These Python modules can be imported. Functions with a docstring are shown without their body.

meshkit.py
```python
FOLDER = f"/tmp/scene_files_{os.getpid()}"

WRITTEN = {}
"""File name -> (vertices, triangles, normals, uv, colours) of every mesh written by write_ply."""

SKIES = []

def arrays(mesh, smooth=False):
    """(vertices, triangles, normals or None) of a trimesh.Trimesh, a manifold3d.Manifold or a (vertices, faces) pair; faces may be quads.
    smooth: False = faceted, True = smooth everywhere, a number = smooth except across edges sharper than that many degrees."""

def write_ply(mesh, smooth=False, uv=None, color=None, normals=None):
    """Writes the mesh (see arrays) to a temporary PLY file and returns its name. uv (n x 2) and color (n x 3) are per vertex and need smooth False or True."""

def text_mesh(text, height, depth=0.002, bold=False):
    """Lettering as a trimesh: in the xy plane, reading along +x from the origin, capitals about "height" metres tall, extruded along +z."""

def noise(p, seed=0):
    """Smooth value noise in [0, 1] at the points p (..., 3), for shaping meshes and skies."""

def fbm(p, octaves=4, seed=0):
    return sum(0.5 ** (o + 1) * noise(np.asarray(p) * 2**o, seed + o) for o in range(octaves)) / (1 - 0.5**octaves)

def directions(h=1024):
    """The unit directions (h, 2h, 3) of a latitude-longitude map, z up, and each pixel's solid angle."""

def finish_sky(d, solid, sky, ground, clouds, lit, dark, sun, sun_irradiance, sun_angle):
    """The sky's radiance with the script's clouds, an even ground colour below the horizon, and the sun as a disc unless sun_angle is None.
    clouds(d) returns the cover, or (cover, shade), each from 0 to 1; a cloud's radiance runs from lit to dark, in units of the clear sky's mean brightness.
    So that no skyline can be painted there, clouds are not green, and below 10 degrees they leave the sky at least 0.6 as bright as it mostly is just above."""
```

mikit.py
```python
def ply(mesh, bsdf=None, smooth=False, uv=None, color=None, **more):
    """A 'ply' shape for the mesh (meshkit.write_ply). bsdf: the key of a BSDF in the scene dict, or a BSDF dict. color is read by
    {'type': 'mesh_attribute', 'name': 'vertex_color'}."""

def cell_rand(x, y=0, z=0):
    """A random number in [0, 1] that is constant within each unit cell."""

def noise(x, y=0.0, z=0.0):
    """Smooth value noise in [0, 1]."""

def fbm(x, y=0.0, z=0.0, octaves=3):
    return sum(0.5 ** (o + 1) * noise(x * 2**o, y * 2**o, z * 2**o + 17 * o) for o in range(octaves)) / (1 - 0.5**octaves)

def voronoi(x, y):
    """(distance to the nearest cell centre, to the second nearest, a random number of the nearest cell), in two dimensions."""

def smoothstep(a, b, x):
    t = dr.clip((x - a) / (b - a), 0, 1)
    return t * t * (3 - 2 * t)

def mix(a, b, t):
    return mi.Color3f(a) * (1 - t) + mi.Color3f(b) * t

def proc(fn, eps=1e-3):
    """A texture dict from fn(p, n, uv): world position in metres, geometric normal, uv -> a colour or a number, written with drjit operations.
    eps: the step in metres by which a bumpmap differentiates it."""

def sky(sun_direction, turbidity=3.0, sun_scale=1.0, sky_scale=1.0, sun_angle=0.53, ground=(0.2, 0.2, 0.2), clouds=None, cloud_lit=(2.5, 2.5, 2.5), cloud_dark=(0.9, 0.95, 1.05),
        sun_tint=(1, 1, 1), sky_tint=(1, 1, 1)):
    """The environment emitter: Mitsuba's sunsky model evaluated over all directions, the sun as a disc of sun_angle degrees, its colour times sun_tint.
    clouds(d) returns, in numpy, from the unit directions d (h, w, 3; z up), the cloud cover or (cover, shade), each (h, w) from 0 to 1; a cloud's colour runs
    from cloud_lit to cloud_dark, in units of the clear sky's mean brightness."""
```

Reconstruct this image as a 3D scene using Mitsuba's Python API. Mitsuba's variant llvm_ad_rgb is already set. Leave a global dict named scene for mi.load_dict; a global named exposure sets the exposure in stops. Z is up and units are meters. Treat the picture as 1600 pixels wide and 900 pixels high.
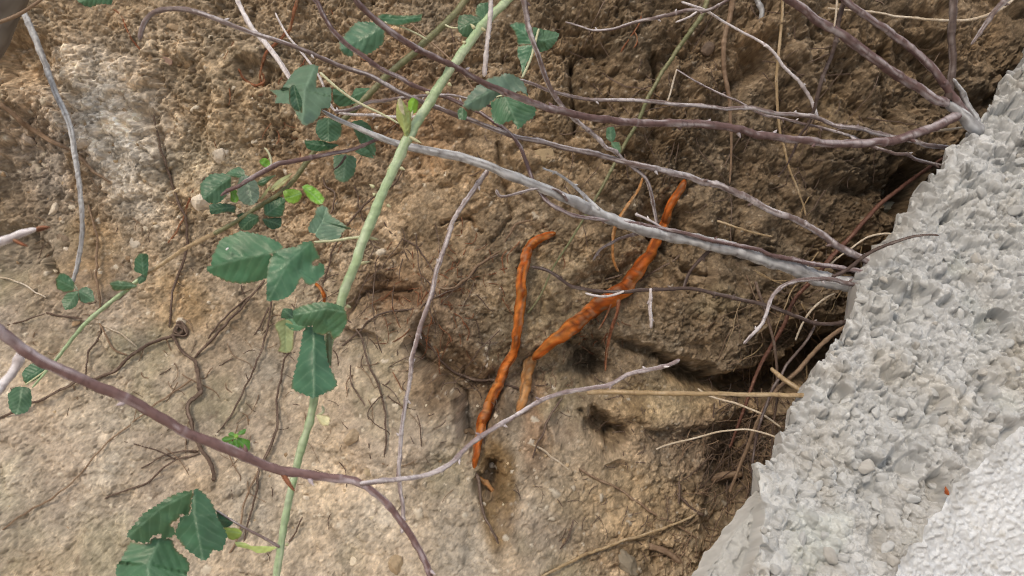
import math, random
import numpy as np, trimesh, mitsuba as mi, mikit
from meshkit import noise, fbm
from scipy.spatial import cKDTree, Delaunay
from scipy.interpolate import RegularGridInterpolator, splprep, splev
from scipy.ndimage import gaussian_filter
from shapely.geometry import Polygon
import shapely

# ------------------------------------------------------------------ camera, sky, exposure
FOC = 1600 / (2 * math.tan(math.radians(32.5)))       # focal length in pixels of the 1600 x 900 photograph
PITCH = math.radians(22)
CAM = np.array([0.0, 0.0, 1.15])
RT = np.array([1.0, 0, 0])
FW = np.array([0, math.cos(PITCH), -math.sin(PITCH)])
UP = np.array([0, math.sin(PITCH), math.cos(PITCH)])
exposure = 2.08
scene, labels = {'type': 'scene'}, {}
scene['sensor'] = {'type': 'thinlens', 'fov': 65.0, 'fov_axis': 'x', 'near_clip': 0.05, 'far_clip': 200.0,
                   'aperture_radius': 0.0007, 'focus_distance': 0.93,
                   'to_world': mi.ScalarTransform4f().look_at(origin=CAM.tolist(), target=(CAM + FW).tolist(), up=[0, 0, 1]),
                   'film': {'type': 'hdrfilm', 'width': 1024, 'height': 576}}
scene['sky'] = mikit.sky((-0.35, -0.45, 0.80), turbidity=3, sun_scale=0.30, sun_angle=16,
                         clouds=lambda d: (np.ones(d.shape[:2]), np.clip(1 - d[..., 2], 0, 1) ** 0.8), cloud_lit=(3.0, 3.0, 3.05), cloud_dark=(0.75, 0.77, 0.80))   # overcast: brightest overhead

D0 = 1.0
ORG = CAM + D0 * FW
rng = np.random.default_rng(11)


def at(px, py, D):
    px, py, D = np.asarray(px, float), np.asarray(py, float), np.asarray(D, float)
    return CAM + D[..., None] * (FW + ((px - 800) / FOC)[..., None] * RT - ((py - 450) / FOC)[..., None] * UP)


def ss(a, b, x):
    t = np.clip((x - a) / (b - a), 0, 1)
    return t * t * (3 - 2 * t)


def sp(x, k):                                          # soft ramp
    return k * np.logaddexp(0, x / k)


def C(*rgb):
    return np.array(rgb, float)


# ------------------------------------------------------------------ materials
def vcol(extra=None, **kw):
    b = {'type': 'principled', 'base_color': {'type': 'mesh_attribute', 'name': 'vertex_color'}, **kw}
    return {'type': 'twosided', 'bsdf': b}


scene['soil_material'] = vcol(roughness=1.0, specular=0.02)
scene['concrete_material'] = vcol(roughness=0.95, specular=0.08)
scene['bark_material'] = vcol(roughness=0.55, specular=0.25)
scene['root_material'] = vcol(roughness=0.7, specular=0.2)
scene['leaf_material'] = vcol(roughness=0.40, specular=0.38)
scene['cane_material'] = vcol(roughness=0.5, specular=0.4)

# ------------------------------------------------------------------ object helpers
used = {}


def numbered(name):
    used[name] = used.get(name, -1) + 1
    return name if used[name] == 0 else f'{name}_{used[name]:03d}'


def thing(name, label, cat=None, group=None, kind=None):
    key = numbered(name)
    labels[key] = {'label': label}
    if cat: labels[key]['category'] = cat
    if group: labels[key]['group'] = group
    if kind: labels[key]['kind'] = kind
    return key


def part(parent, name, vf, col, mat, smooth=True, label=None, kind=None):
    key = numbered(parent + '__' + name) if name else parent
    v, f = vf
    m = trimesh.Trimesh(v, f, process=False)
    scene[key] = mikit.ply(m, mat, smooth=smooth, color=np.clip(col, 0.004, 0.95))
    if label or kind:
        labels[key] = {}
        if label: labels[key]['label'] = label
        if kind: labels[key]['kind'] = kind
    return key


def join(items):
    V, F, K, n = [], [], [], 0
    for v, f, c in items:
        V.append(v); F.append(np.asarray(f) + n); K.append(c); n += len(v)
    return np.vstack(V), np.vstack(F), np.vstack(K)


def gridfaces(nr, nc, flip=False):
    i = np.arange(nr * nc).reshape(nr, nc)
    a, b, c, d = i[:-1, :-1].ravel(), i[:-1, 1:].ravel(), i[1:, 1:].ravel(), i[1:, :-1].ravel()
    f = np.vstack([np.stack([a, b, c], 1), np.stack([a, c, d], 1)])
    return f[:, ::-1] if flip else f


# ------------------------------------------------------------------ the bank: a sheet of eroded earth
def stretch(lo, hi, step, far_lo, far_hi):
    mid = np.arange(lo, hi, step)
    def ext(start, end):
        out, s, x = [], step, start
        while abs(x - start) < abs(end - start):
            s *= 1.12
            x += math.copysign(s, end - start)
            out.append(x)
        return out
    return np.array(ext(lo, far_lo)[::-1] + mid.tolist() + ext(hi, far_hi))


gx = stretch(-0.75, 0.68, 0.00125, -7, 7)
gv = stretch(-0.40, 0.46, 0.00125, -5, 7)
X, V = np.meshgrid(gx, gv)
P3 = np.stack([X, V, np.zeros_like(X)], -1)
STEP = 0.00125


def nz(freq, oct=3, seed=0, ax=1.0, ang=0.0):
    c, s = math.cos(ang), math.sin(ang)
    a, b = X * c + V * s, -X * s + V * c
    return fbm(np.stack([a * freq * ax, b * freq, np.full_like(X, 3.7 + seed)], -1), oct, seed)


wx = (nz(9, 3, 1) - 0.5)
wv = (nz(9, 3, 2) - 0.5)
wx2 = (nz(45, 3, 3) - 0.5)
wv2 = (nz(45, 3, 4) - 0.5)


wx3 = nz(230, 2, 5) - 0.5


def smooth_base(x, v):
    right = ss(-0.10, 0.32, x)
    v1 = 0.01 - 0.10 * right
    h = 0.42 * sp(-(v - v1), 0.05) - 0.10 * right * ss(0.15, -0.12, v) * 0
    h = h + (0.06 + 0.26 * right) * sp(v - 0.03, 0.05) - 0.055 * right
    h = h + 0.05 * ss(-0.35, -0.75, x)                       # left end comes forward a little
    h = h - 0.30 * sp(x - 0.45, 0.05) * 0.6                   # recedes behind the wall
    h = h + 1.75 * sp(-(v + 0.52), 0.06)                     # foot turns into the ground
    h = h - 2.6 * sp(v - 1.5, 0.15)                          # brow turns into the plateau
    return h


def plane_of(px, py):                                        # photograph pixel -> (X, V) on the smooth bank
    D = 1.0
    for _ in range(12):
        x, v = D * (px - 800) / FOC, -D * (py - 450) / FOC
        D = 0.5 * D + 0.5 * (D0 - smooth_base(np.float64(x), np.float64(v)))
    return x, v, D


H = smooth_base(X, V)
WX, WV = X + 0.030 * wx + 0.020 * wx2, V + 0.030 * wv + 0.020 * wv2


def ell(px, py, rx, ry, ang=0, warp=1.0):
    cx, cv, D = plane_of(px, py)
    a = math.radians(ang)
    xx = (X * (1 - warp) + WX * warp) - cx
    vv = (V * (1 - warp) + WV * warp) - cv
    c, s = math.cos(a), math.sin(a)
    u, w = xx * c - vv * s, xx * s + vv * c                  # ang turns clockwise on the picture
    return np.sqrt((u / (rx * D / FOC)) ** 2 + (w / (ry * D / FOC)) ** 2)


def pdist(pts, warp=1.0):                                    # distance in metres to a polyline given in pixels, and the side
    q = np.array([plane_of(a, b)[:2] for a, b in pts])
    xx, vv = (X * (1 - warp) + WX * warp), (V * (1 - warp) + WV * warp)
    best = np.full_like(X, 9.0)
    for (x0, v0), (x1, v1) in zip(q[:-1], q[1:]):
        dx, dv = x1 - x0, v1 - v0
        t = np.clip(((xx - x0) * dx + (vv - v0) * dv) / (dx * dx + dv * dv), 0, 1)
        best = np.minimum(best, np.hypot(xx - x0 - t * dx, vv - v0 - t * dv))
    return best


def poly_in(pts, soft=0.004, warp=0.5):                      # soft inside mask of a polygon given in pixels
    q = np.array([plane_of(a, b)[:2] for a, b in pts])
    xx, vv = (X * (1 - warp) + WX * warp), (V * (1 - warp) + WV * warp)
    pg = Polygon(q)
    x0, v0, x1, v1 = pg.bounds
    sel = (xx > x0 - .03) & (xx < x1 + .03) & (vv > v0 - .03) & (vv < v1 + .03)
    out = np.zeros_like(X)
    pt = shapely.points(xx[sel], vv[sel])
    d = shapely.distance(pt, pg.exterior)
    d = np.where(shapely.contains(pg, pt), d, -d)
    out[sel] = ss(-soft, soft, d)
    return out


# roughness of the earth: calm on the lower left slope, broken elsewhere
rough = 0.52 + 0.48 * ss(-0.16, 0.06, V + 0.25 * X + 0.05 * wv)
rough = np.maximum(rough, 0.35 + 0.6 * ss(-0.02, 0.18, X + 0.08 * wx))
calm = 1 - ss(0.45, 0.8, rough)

# large shape
H += 0.050 * (nz(5, 3, 7) - 0.5) * (0.5 + 0.5 * rough) + 0.026 * (nz(14, 3, 8) - 0.5) * rough


def bulge(px, py, rx, ry, ang, h, p0=0.0, p1=1.0, warp=1.0):
    global H
    H = H + h * (1 - ss(p0, p1, ell(px, py, rx, ry, ang, warp)))


bulge(170, 190, 130, 120, 0, 0.018, 0.3, 1.1)                # pale swelling, upper left
bulge(380, 150, 110, 100, 0, 0.012, 0.3, 1.1)
bulge(40, 300, 80, 160, 0, -0.030, 0.4, 1.1)                 # hollow at the left edge
bulge(0, 400, 60, 60, 0, -0.03, 0.3, 1.0)
bulge(150, 370, 70, 80, 0, -0.012, 0.3, 1.1)
bulge(228, 185, 30, 16, 0, -0.018, 0.3, 1.0)
bulge(100, 130, 70, 14, 20, -0.012, 0.3, 1.0)
bulge(30, 90, 60, 60, 0, -0.03, 0.3, 1.0)
# centre: clod wall with the triangular cavity
bulge(610, 640, 140, 120, -10, 0.022, 0.45, 1.0)
cav = poly_in([(632, 545), (690, 590), (716, 622), (722, 690), (735, 705), (800, 610), (815, 520), (760, 460), (690, 470), (650, 500)], 0.004, 0.7)
H -= 0.055 * cav * (1 - ss(0.004, 0.060, pdist([(650, 552), (690, 590), (716, 622), (722, 690), (735, 705)], 0.7)))
bulge(620, 455, 60, 26, 10, -0.016, 0.4, 1.1)
bulge(755, 760, 28, 40, 15, -0.042, 0.25, 1.0, 1.4)
bulge(770, 560, 90, 100, 10, -0.016, 0.3, 1.1)
bulge(930, 560, 95, 48, -8, -0.026, 0.3, 1.1, 1.4)
bulge(770, 620, 25, 60, 15, -0.012, 0.3, 1.0)
bulge(590, 480, 60, 30, 0, -0.014, 0.3, 1.0)
bulge(560, 525, 60, 12, 20, -0.016, 0.3, 1.0)
bulge(830, 480, 90, 90, 0, 0.020, 0.5, 1.0)
bulge(830, 610, 50, 70, 0, -0.018, 0.4, 1.0)
bulge(915, 560, 44, 40, -20, -0.055, 0.35, 1.1, 1.6)                # hole behind the thick root
bulge(938, 668, 24, 44, -25, -0.062, 0.25, 1.1, 1.6)
bulge(962, 692, 22, 30, 30, -0.055, 0.25, 1.1, 1.6)               # dark pocket below
bulge(960, 740, 22, 22, 0, -0.012, 0.3, 1.0)
bulge(885, 640, 26, 60, 10, -0.022, 0.35, 1.0)
bulge(850, 690, 14, 40, 15, -0.012, 0.3, 1.0)
# overhanging clod on the right, undercut below
over = poly_in([(985, 520), (1010, 540), (1060, 565), (1120, 585), (1180, 575), (1250, 560), (1330, 520), (1340, 440), (1200, 400), (1040, 440), (985, 470)], 0.016, 1.3)
H += 0.030 * over
bulge(1110, 470, 60, 32, 0, 0.018, 0.4, 1.0)
und = poly_in([(1030, 556), (1060, 568), (1120, 588), (1190, 578), (1330, 525), (1330, 610), (1240, 635), (1130, 618), (1060, 590)], 0.012, 1.3)
H -= 0.095 * und
bulge(1000, 545, 40, 14, 25, -0.03, 0.3, 1.1, 1.4)
bulge(1240, 560, 120, 70, -15, -0.05, 0.5, 1.0)
bulge(1180, 720, 90, 90, 0, -0.035, 0.4, 1.1)
bulge(1060, 640, 130, 34, 5, 0.020, 0.5, 1.0)
bulge(1130, 780, 50, 110, 25, -0.03, 0.3, 1.0)
# upper right: steps and hollows
bulge(1060, 150, 120, 70, 10, 0.012, 0.5, 1.0)
bulge(1160, 130, 26, 90, 20, -0.020, 0.4, 1.0)
bulge(1230, 110, 40, 110, -35, 0.014, 0.5, 1.0)
bulge(1420, 290, 34, 60, 25, -0.060, 0.4, 1.0)
bulge(1440, 120, 70, 60, 0, -0.030, 0.4, 1.0)
bulge(1340, 230, 120, 70, 0, 0.02, 0.4, 1.0)
bulge(1330, 440, 60, 60, 0, -0.03, 0.4, 1.0)
bulge(1040, 350, 50, 60, 0, -0.022, 0.4, 1.0)
bulge(960, 300, 60, 60, 0, 0.012, 0.4, 1.0)
bulge(920, 50, 70, 60, 0, -0.015, 0.4, 1.0)
bulge(870, 330, 60, 40, 0, 0.010, 0.5, 1.0)
bulge(410, 110, 44, 26, 20, -0.026, 0.3, 1.0)
bulge(320, 325, 50, 12, 0, -0.010, 0.3, 1.0)

# clods: cells with rounded edges at three sizes
def clods(size, amp, seed, stretch_=1.0):
    r = np.random.default_rng(seed)
    lo = np.array([-0.95, -0.62]); hi = np.array([0.90, 0.70])
    n = int((hi - lo).prod() / size ** 2)
    c = r.uniform(lo, hi, (n, 2))
    rand = r.random(n)
    sel = (X > lo[0]) & (X < hi[0]) & (V > lo[1]) & (V < hi[1])
    q = np.stack([(X + 0.35 * size * (wx2 + wx) * 2)[sel], (V + 0.35 * size * (wv2 + wv) * 2)[sel] * stretch_], 1)
    c[:, 1] *= stretch_
    d, i = cKDTree(c).query(q, k=2)
    e = (d[:, 1] - d[:, 0]) / size
    out = np.zeros_like(X)
    global cell_tone
    cell_tone = np.full(X.shape, 0.5); cell_tone[sel] = rand[i[:, 0]]
    out[sel] = (np.sqrt(ss(0.0, 0.55, e)) - 0.7) * (0.35 + 0.65 * rand[i[:, 0]]) + 0.8 * (rand[i[:, 0]] - 0.5)
    return out * amp


def billow(freq, oct=2, seed=0, warp=0.012):
    return np.abs(2 * fbm(np.stack([(X + warp * wx2) * freq, (V + warp * wv2) * freq, np.full_like(X, 7.7 + seed)], -1), oct, seed) - 1)


rightw = ss(-0.08, 0.12, X + 0.1 * wx) * ss(-0.2, -0.05, V)
H += clods(0.10, 0.022, 9) * rightw + 0.026 * (billow(20, 3, 74) - 0.4) * rightw
H += clods(0.055, 0.0135, 1) * rough ** 1.5 * (0.25 + 0.75 * ss(0.40, 0.62, nz(8, 2, 31)))
tone_a = cell_tone
H += clods(0.021, 0.0068, 2) * rough ** 1.3 * (0.3 + 0.7 * ss(0.35, 0.6, nz(16, 2, 32)))
tone_b = cell_tone
compact = np.zeros_like(X)                                    # places where the earth is packed and smoother
for px, py, rx, ry in [(680, 350, 130, 110), (850, 460, 80, 90), (930, 330, 60, 50), (600, 640, 120, 110), (1060, 620, 110, 40), (1230, 330, 80, 60), (1150, 420, 90, 40), (520, 240, 60, 50), (1010, 130, 60, 50), (130, 390, 60, 80), (1280, 200, 50, 40), (960, 780, 90, 60)]:
    compact = np.maximum(compact, 1 - ss(0.4, 1.2, ell(px, py, rx, ry)))
compact = np.maximum(compact, ss(0.52, 0.66, nz(11, 3, 91)))
compact *= ss(0.7, 1.2, ell(190, 200, 150, 170))
rough_all = rough
rough = rough * (1 - 0.62 * compact)
H += clods(0.0085, 0.0018, 3) * (0.2 + 0.8 * rough ** 1.5)
tone_c = cell_tone
H += 0.024 * (nz(34, 5, 11) - 0.5) * rough + 0.0060 * (nz(120, 3, 12) - 0.5) * (0.4 + 0.6 * rough)
H += (0.009 * billow(50, 3, 71) + 0.0052 * billow(125, 3, 72)) * rough ** 1.3
H += (0.0042 * billow(290, 2, 73, .006) + 0.0034 * (nz(420, 2, 13) - 0.5)) * (0.35 + 0.65 * rough)
H += calm * 0.0035 * (nz(38, 3, 14, 0.35, math.radians(50)) - 0.5)   # rills running down the calm slope
# crevices between the crumbs, narrow and deep
H -= (0.0050 * (1 - ss(0.0, 0.13, billow(44, 3, 81, .02))) + 0.0030 * (1 - ss(0.0, 0.17, billow(100, 2, 82)))) * rough ** 1.6 * ss(0.3, 0.6, nz(15, 2, 83))
H -= 0.0030 * (1 - ss(0.0, 0.2, billow(210, 2, 84, .006))) * rough ** 2 * ss(0.35, 0.6, nz(22, 2, 85))
pit = nz(95, 2, 15)
H -= 0.0045 * ss(0.66, 0.80, pit) * rough
# cracks
for pts, wd, dp in [
    ([(640, 545), (690, 592), (716, 622), (720, 690)], 0.0035, 0.012),
    ([(1010, 80), (1025, 100), (1030, 130), (1022, 165)], 0.003, 0.010),
    ([(700, 350), (735, 345), (752, 362)], 0.002, 0.007),
    ([(900, 90), (902, 140), (905, 200)], 0.003, 0.009),
    ([(1390, 70), (1385, 130), (1400, 190)], 0.003, 0.010),
    ([(545, 500), (560, 470), (600, 455), (650, 450)], 0.0025, 0.006),
    ([(775, 230), (790, 300), (800, 340), (770, 380)], 0.0025, 0.006),
    ([(990, 340), (1040, 400), (1100, 430)], 0.0025, 0.007),
    ([(905, 640), (925, 690), (945, 715)], 0.003, 0.01),
    ([(35, 420), (50, 400), (95, 450), (110, 470)], 0.003, 0.008),
    ([(250, 200), (256, 240), (270, 300)], 0.0025, 0.006)]:
    H -= 2.0 * dp * np.exp(-(pdist(pts) / (1.15 * wd)) ** 2)

# small stones pressed into the earth, shaped into the sheet itself
stone_id = np.zeros(X.shape, int)
SX0, SV0 = np.searchsorted(gx, -0.745), np.searchsorted(gv, -0.395)


def splat(cx, cv, ra, rb, ang, hgt, sid):
    n = int(max(ra, rb) / STEP) + 2
    j, i = np.searchsorted(gx, cx), np.searchsorted(gv, cv)
    i0, i1, j0, j1 = max(i - n, 0), min(i + n, len(gv)), max(j - n, 0), min(j + n, len(gx))
    if i1 - i0 < 2 or j1 - j0 < 2: return
    xx, vv = X[i0:i1, j0:j1] - cx, V[i0:i1, j0:j1] - cv
    c, s = math.cos(ang), math.sin(ang)
    u, w = (xx * c + vv * s) / ra, (-xx * s + vv * c) / rb
    d = (np.abs(u) ** 2.6 + np.abs(w) ** 2.6) ** (1 / 2.6) + 1.1 * wx3[i0:i1, j0:j1]
    top = H0[i, j] + hgt * (np.sqrt(np.clip(1 - d * d, 0, 1)) * 1.2 - 0.25 + 0.3 * u)
    sub = H[i0:i1, j0:j1]
    m = (d < 0.97) & (top > sub)
    sub[m] = top[m]
    stone_id[i0:i1, j0:j1][m] = sid


H0 = gaussian_filter(H, 1.0)
dens = [(170, 200, 170, 150, 1.0), (400, 170, 150, 160, 0.75), (330, 280, 120, 90, 0.9), (90, 120, 120, 120, 0.6), (280, 420, 150, 110, 0.5),
        (100, 480, 200, 200, 0.25), (900, 790, 140, 90, 0.9), (860, 760, 80, 60, 0.8), (660, 770, 110, 90, 0.7), (500, 770, 160, 90, 0.3),
        (300, 700, 360, 220, 0.35), (640, 620, 140, 120, 0.35), (760, 560, 60, 60, 0.3), (1000, 780, 140, 130, 0.35), (1150, 700, 100, 100, 0.3)]
dens.insert(0, (180, 190, 110, 130, 1.6))
st_rng = np.random.default_rng(5)
stone_tone = [0.0]
for k in range(16000):
    px, py = st_rng.uniform(-20, 1420), st_rng.uniform(-20, 920)
    d = 0.09 + sum(a * math.exp(-((px - x) / rx) ** 2 - ((py - y) / ry) ** 2) for x, y, rx, ry, a in dens)
    if st_rng.random() > d: continue
    cx, cv, _ = plane_of(px, py)
    r = 0.0011 + 0.0010 * st_rng.exponential()
    r = min(r, 0.006)
    stone_tone.append(st_rng.random())
    splat(cx, cv, r * st_rng.uniform(0.9, 1.5), r * st_rng.uniform(0.6, 1.0), st_rng.uniform(0, 3.1), r * st_rng.uniform(0.4, 0.8), len(stone_tone) - 1)
stone_tone = np.array(stone_tone)

# colour of the earth: beds, patches, damp, and shade painted into upper right and hollows
colr = np.empty(X.shape + (3,))
colr[:] = C(0.330, 0.248, 0.165)


def tint(c, w):
    global colr
    colr = colr * (1 - w[..., None]) + np.asarray(c) * w[..., None]


def blob(px, py, rx, ry, ang, c, s, p0=0.3, p1=1.15):
    tint(c, s * (1 - ss(p0, p1, ell(px, py, rx, ry, ang) + 0.5 * (nz(30, 3, 41) - 0.5))))


TAN, PINK, DARK, PALE, OCHRE, WET_SHADE = C(.40, .30, .205), C(.425, .350, .265), C(.172, .126, .083), C(.58, .52, .44), C(.36, .24, .13), C(.19, .125, .075)
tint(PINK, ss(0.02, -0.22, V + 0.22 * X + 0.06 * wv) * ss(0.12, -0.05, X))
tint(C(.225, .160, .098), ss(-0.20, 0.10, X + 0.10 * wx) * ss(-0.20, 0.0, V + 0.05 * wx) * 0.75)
tint(DARK, ss(0.02, 0.40, X + 0.12 * wx + 0.35 * V) * ss(-0.20, -0.03, V) * 0.85)  # darker brown soil, with the shade of the upper right painted in
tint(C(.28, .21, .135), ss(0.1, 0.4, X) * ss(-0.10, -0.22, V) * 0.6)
blob(175, 190, 100, 150, -15, PALE * 1.12, 0.9)
blob(150, 300, 140, 60, 30, PALE, 0.45)
blob(60, 240, 90, 140, 0, C(.40, .33, .27), 0.6)
blob(130, 390, 60, 90, 0, OCHRE, 0.8)
blob(110, 270, 30, 60, 0, OCHRE, 0.6)
blob(270, 470, 70, 60, 0, C(.42, .28, .14), 0.6)
blob(380, 160, 140, 130, 0, C(.37, .27, .165), 0.5)
blob(330, 280, 110, 80, 0, C(.46, .37, .25), 0.5)
blob(90, 500, 190, 80, 0, C(.38, .305, .235), 0.6)
blob(640, 170, 160, 130, 0, C(.23, .145, .085), 0.7)
blob(500, 260, 110, 80, 0, C(.27, .175, .10), 0.6)
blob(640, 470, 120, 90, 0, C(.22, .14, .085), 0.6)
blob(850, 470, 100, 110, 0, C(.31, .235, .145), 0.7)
blob(715, 580, 90, 95, -20, WET_SHADE * .9, 0.85)  # damp red brown, deepened to paint the shade inside the cavity
blob(920, 565, 55, 50, 0, C(.12, .085, .055), 0.7)  # shade in the hole behind the thick root, painted into the soil
blob(620, 460, 70, 40, 0, C(.17, .10, .06), 0.6)  # painted shade where the hollow runs up to the left
blob(760, 640, 50, 70, 10, WET_SHADE, 0.7)
blob(770, 770, 40, 100, -5, C(.23, .145, .065), 0.85, 0.55, 1.0)
blob(830, 640, 30, 120, 0, C(.36, .21, .12), 0.5)
blob(960, 640, 70, 60, 0, C(.26, .18, .10), 0.4)
blob(900, 420, 60, 40, 0, C(.36, .285, .19), 0.5)
blob(1110, 470, 60, 32, 0, C(.34, .27, .17), 0.6)
blob(1050, 620, 110, 50, 0, C(.34, .25, .14), 0.6)
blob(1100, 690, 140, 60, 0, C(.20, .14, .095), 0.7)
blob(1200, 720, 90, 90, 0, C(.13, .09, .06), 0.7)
blob(960, 800, 160, 80, 0, C(.36, .27, .165), 0.5)
blob(1060, 850, 120, 70, 0, C(.27, .20, .125), 0.6)
blob(1300, 180, 60, 60, 0, C(.24, .165, .09), 0.4)
colr *= (1 - 0.02 * ss(-0.05, 0.2, X + 0.2 * V + 0.08 * wx) * ss(-0.16, -0.04, V))[..., None]  # slight extra painted shade over the upper right
v1 = nz(7, 4, 51); v2 = nz(34, 4, 52); v3 = nz(150, 3, 53); v4 = nz(420, 2, 54)
colr *= (0.55 + 0.45 * v1 * 2)[..., None] * (0.58 + 0.84 * v2)[..., None] * (0.60 + 0.80 * v3)[..., None] * (0.64 + 0.72 * v4)[..., None]
hue = (nz(20, 3, 55) - 0.5)
colr[..., 0] *= 1 + 0.22 * hue; colr[..., 2] *= 1 - 0.28 * hue
speck = ss(0.70, 0.78, nz(260, 2, 56))
tint(C(.55, .47, .36), speck * (0.40 - 0.2 * calm) * (0.4 + 0.6 * ss(0.5, 0.2, X)))
dk = ss(0.70, 0.8, nz(210, 2, 57))
tint(C(.10, .065, .04), dk * 0.5 * rough_all)
grn = ss(0.50, 0.70, nz(14, 4, 58)) * calm
tint(C(.27, .25, .155), grn * 0.45)
gr2 = ss(0.52, 0.68, nz(18, 4, 59)) * calm
tint(C(.34, .275, .22), gr2 * 0.5)
tint(C(.17, .12, .085), ss(0.66, 0.76, nz(120, 3, 60)) * 0.5)
isst = stone_id > 0
tn = stone_tone[stone_id]
grit = np.random.default_rng(66).normal(size=X.shape)
grit = np.clip(0.8 * grit + 0.5 * gaussian_filter(np.random.default_rng(67).normal(size=X.shape), 1.0) * 3.5, -2.2, 2.2)
colr *= 1 + ((0.82 + 0.36 * tone_b) * (0.80 + 0.40 * tone_c) * (0.88 + 0.24 * tone_a) - 1)[..., None] * (0.25 + 0.75 * rough_all[..., None] ** 1.5)
colr *= np.exp((0.19 - 0.06 * calm) * grit)[..., None]
white = (np.random.default_rng(68).random(X.shape) > 0.9965)
white = np.clip(gaussian_filter(white.astype(float), 0.8) * 3.2, 0, 1) * ss(0.3, 0.6, nz(12, 3, 69))
tint(C(.60, .53, .43), white * 0.7 * (1 - 0.5 * ss(0.0, 0.3, X)))
stc = colr * (1 + (np.interp(tn, [0, .2, .6, .85, 1.0], [.55, .85, 1.05, 1.25, 1.6]) - 1) * (0.9 - 0.45 * calm))[..., None]
stc = np.where((tn > 0.93)[..., None], C(.60, .52, .41) * (1 - 0.45 * ss(-0.05, 0.3, X))[..., None], stc)
colr = np.where(isst[..., None], stc, colr)

verts = ORG + X[..., None] * RT + V[..., None] * UP - H[..., None] * FW
near = (X > -0.8) & (X < 0.75) & (V > -0.45) & (V < 0.5)
sw = near * 0.004 * rough
verts = verts + (sw * (nz(60, 2, 61) - 0.5))[..., None] * RT + (sw * (nz(60, 2, 62) - 0.6))[..., None] * UP
thing('earth_bank', 'eroded bank of tan and brown stony soil with clods, hollows and roots', kind='structure')
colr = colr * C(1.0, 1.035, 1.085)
part('earth_bank', 'soil', (verts.reshape(-1, 3), gridfaces(*X.shape)), colr.reshape(-1, 3), 'soil_material', label='crumbly tan soil with darker brown and painted shade on the upper right')

inner_x = (gx > -0.9) & (gx < 0.9); inner_v = (gv > -0.7) & (gv < 0.7)
HI = RegularGridInterpolator((gv[inner_v], gx[inner_x]), H[np.ix_(inner_v, inner_x)], bounds_error=False, fill_value=None)
HS = RegularGridInterpolator((gv[inner_v], gx[inner_x]), gaussian_filter(H, 3)[np.ix_(inner_v, inner_x)], bounds_error=False, fill_value=None)


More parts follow.
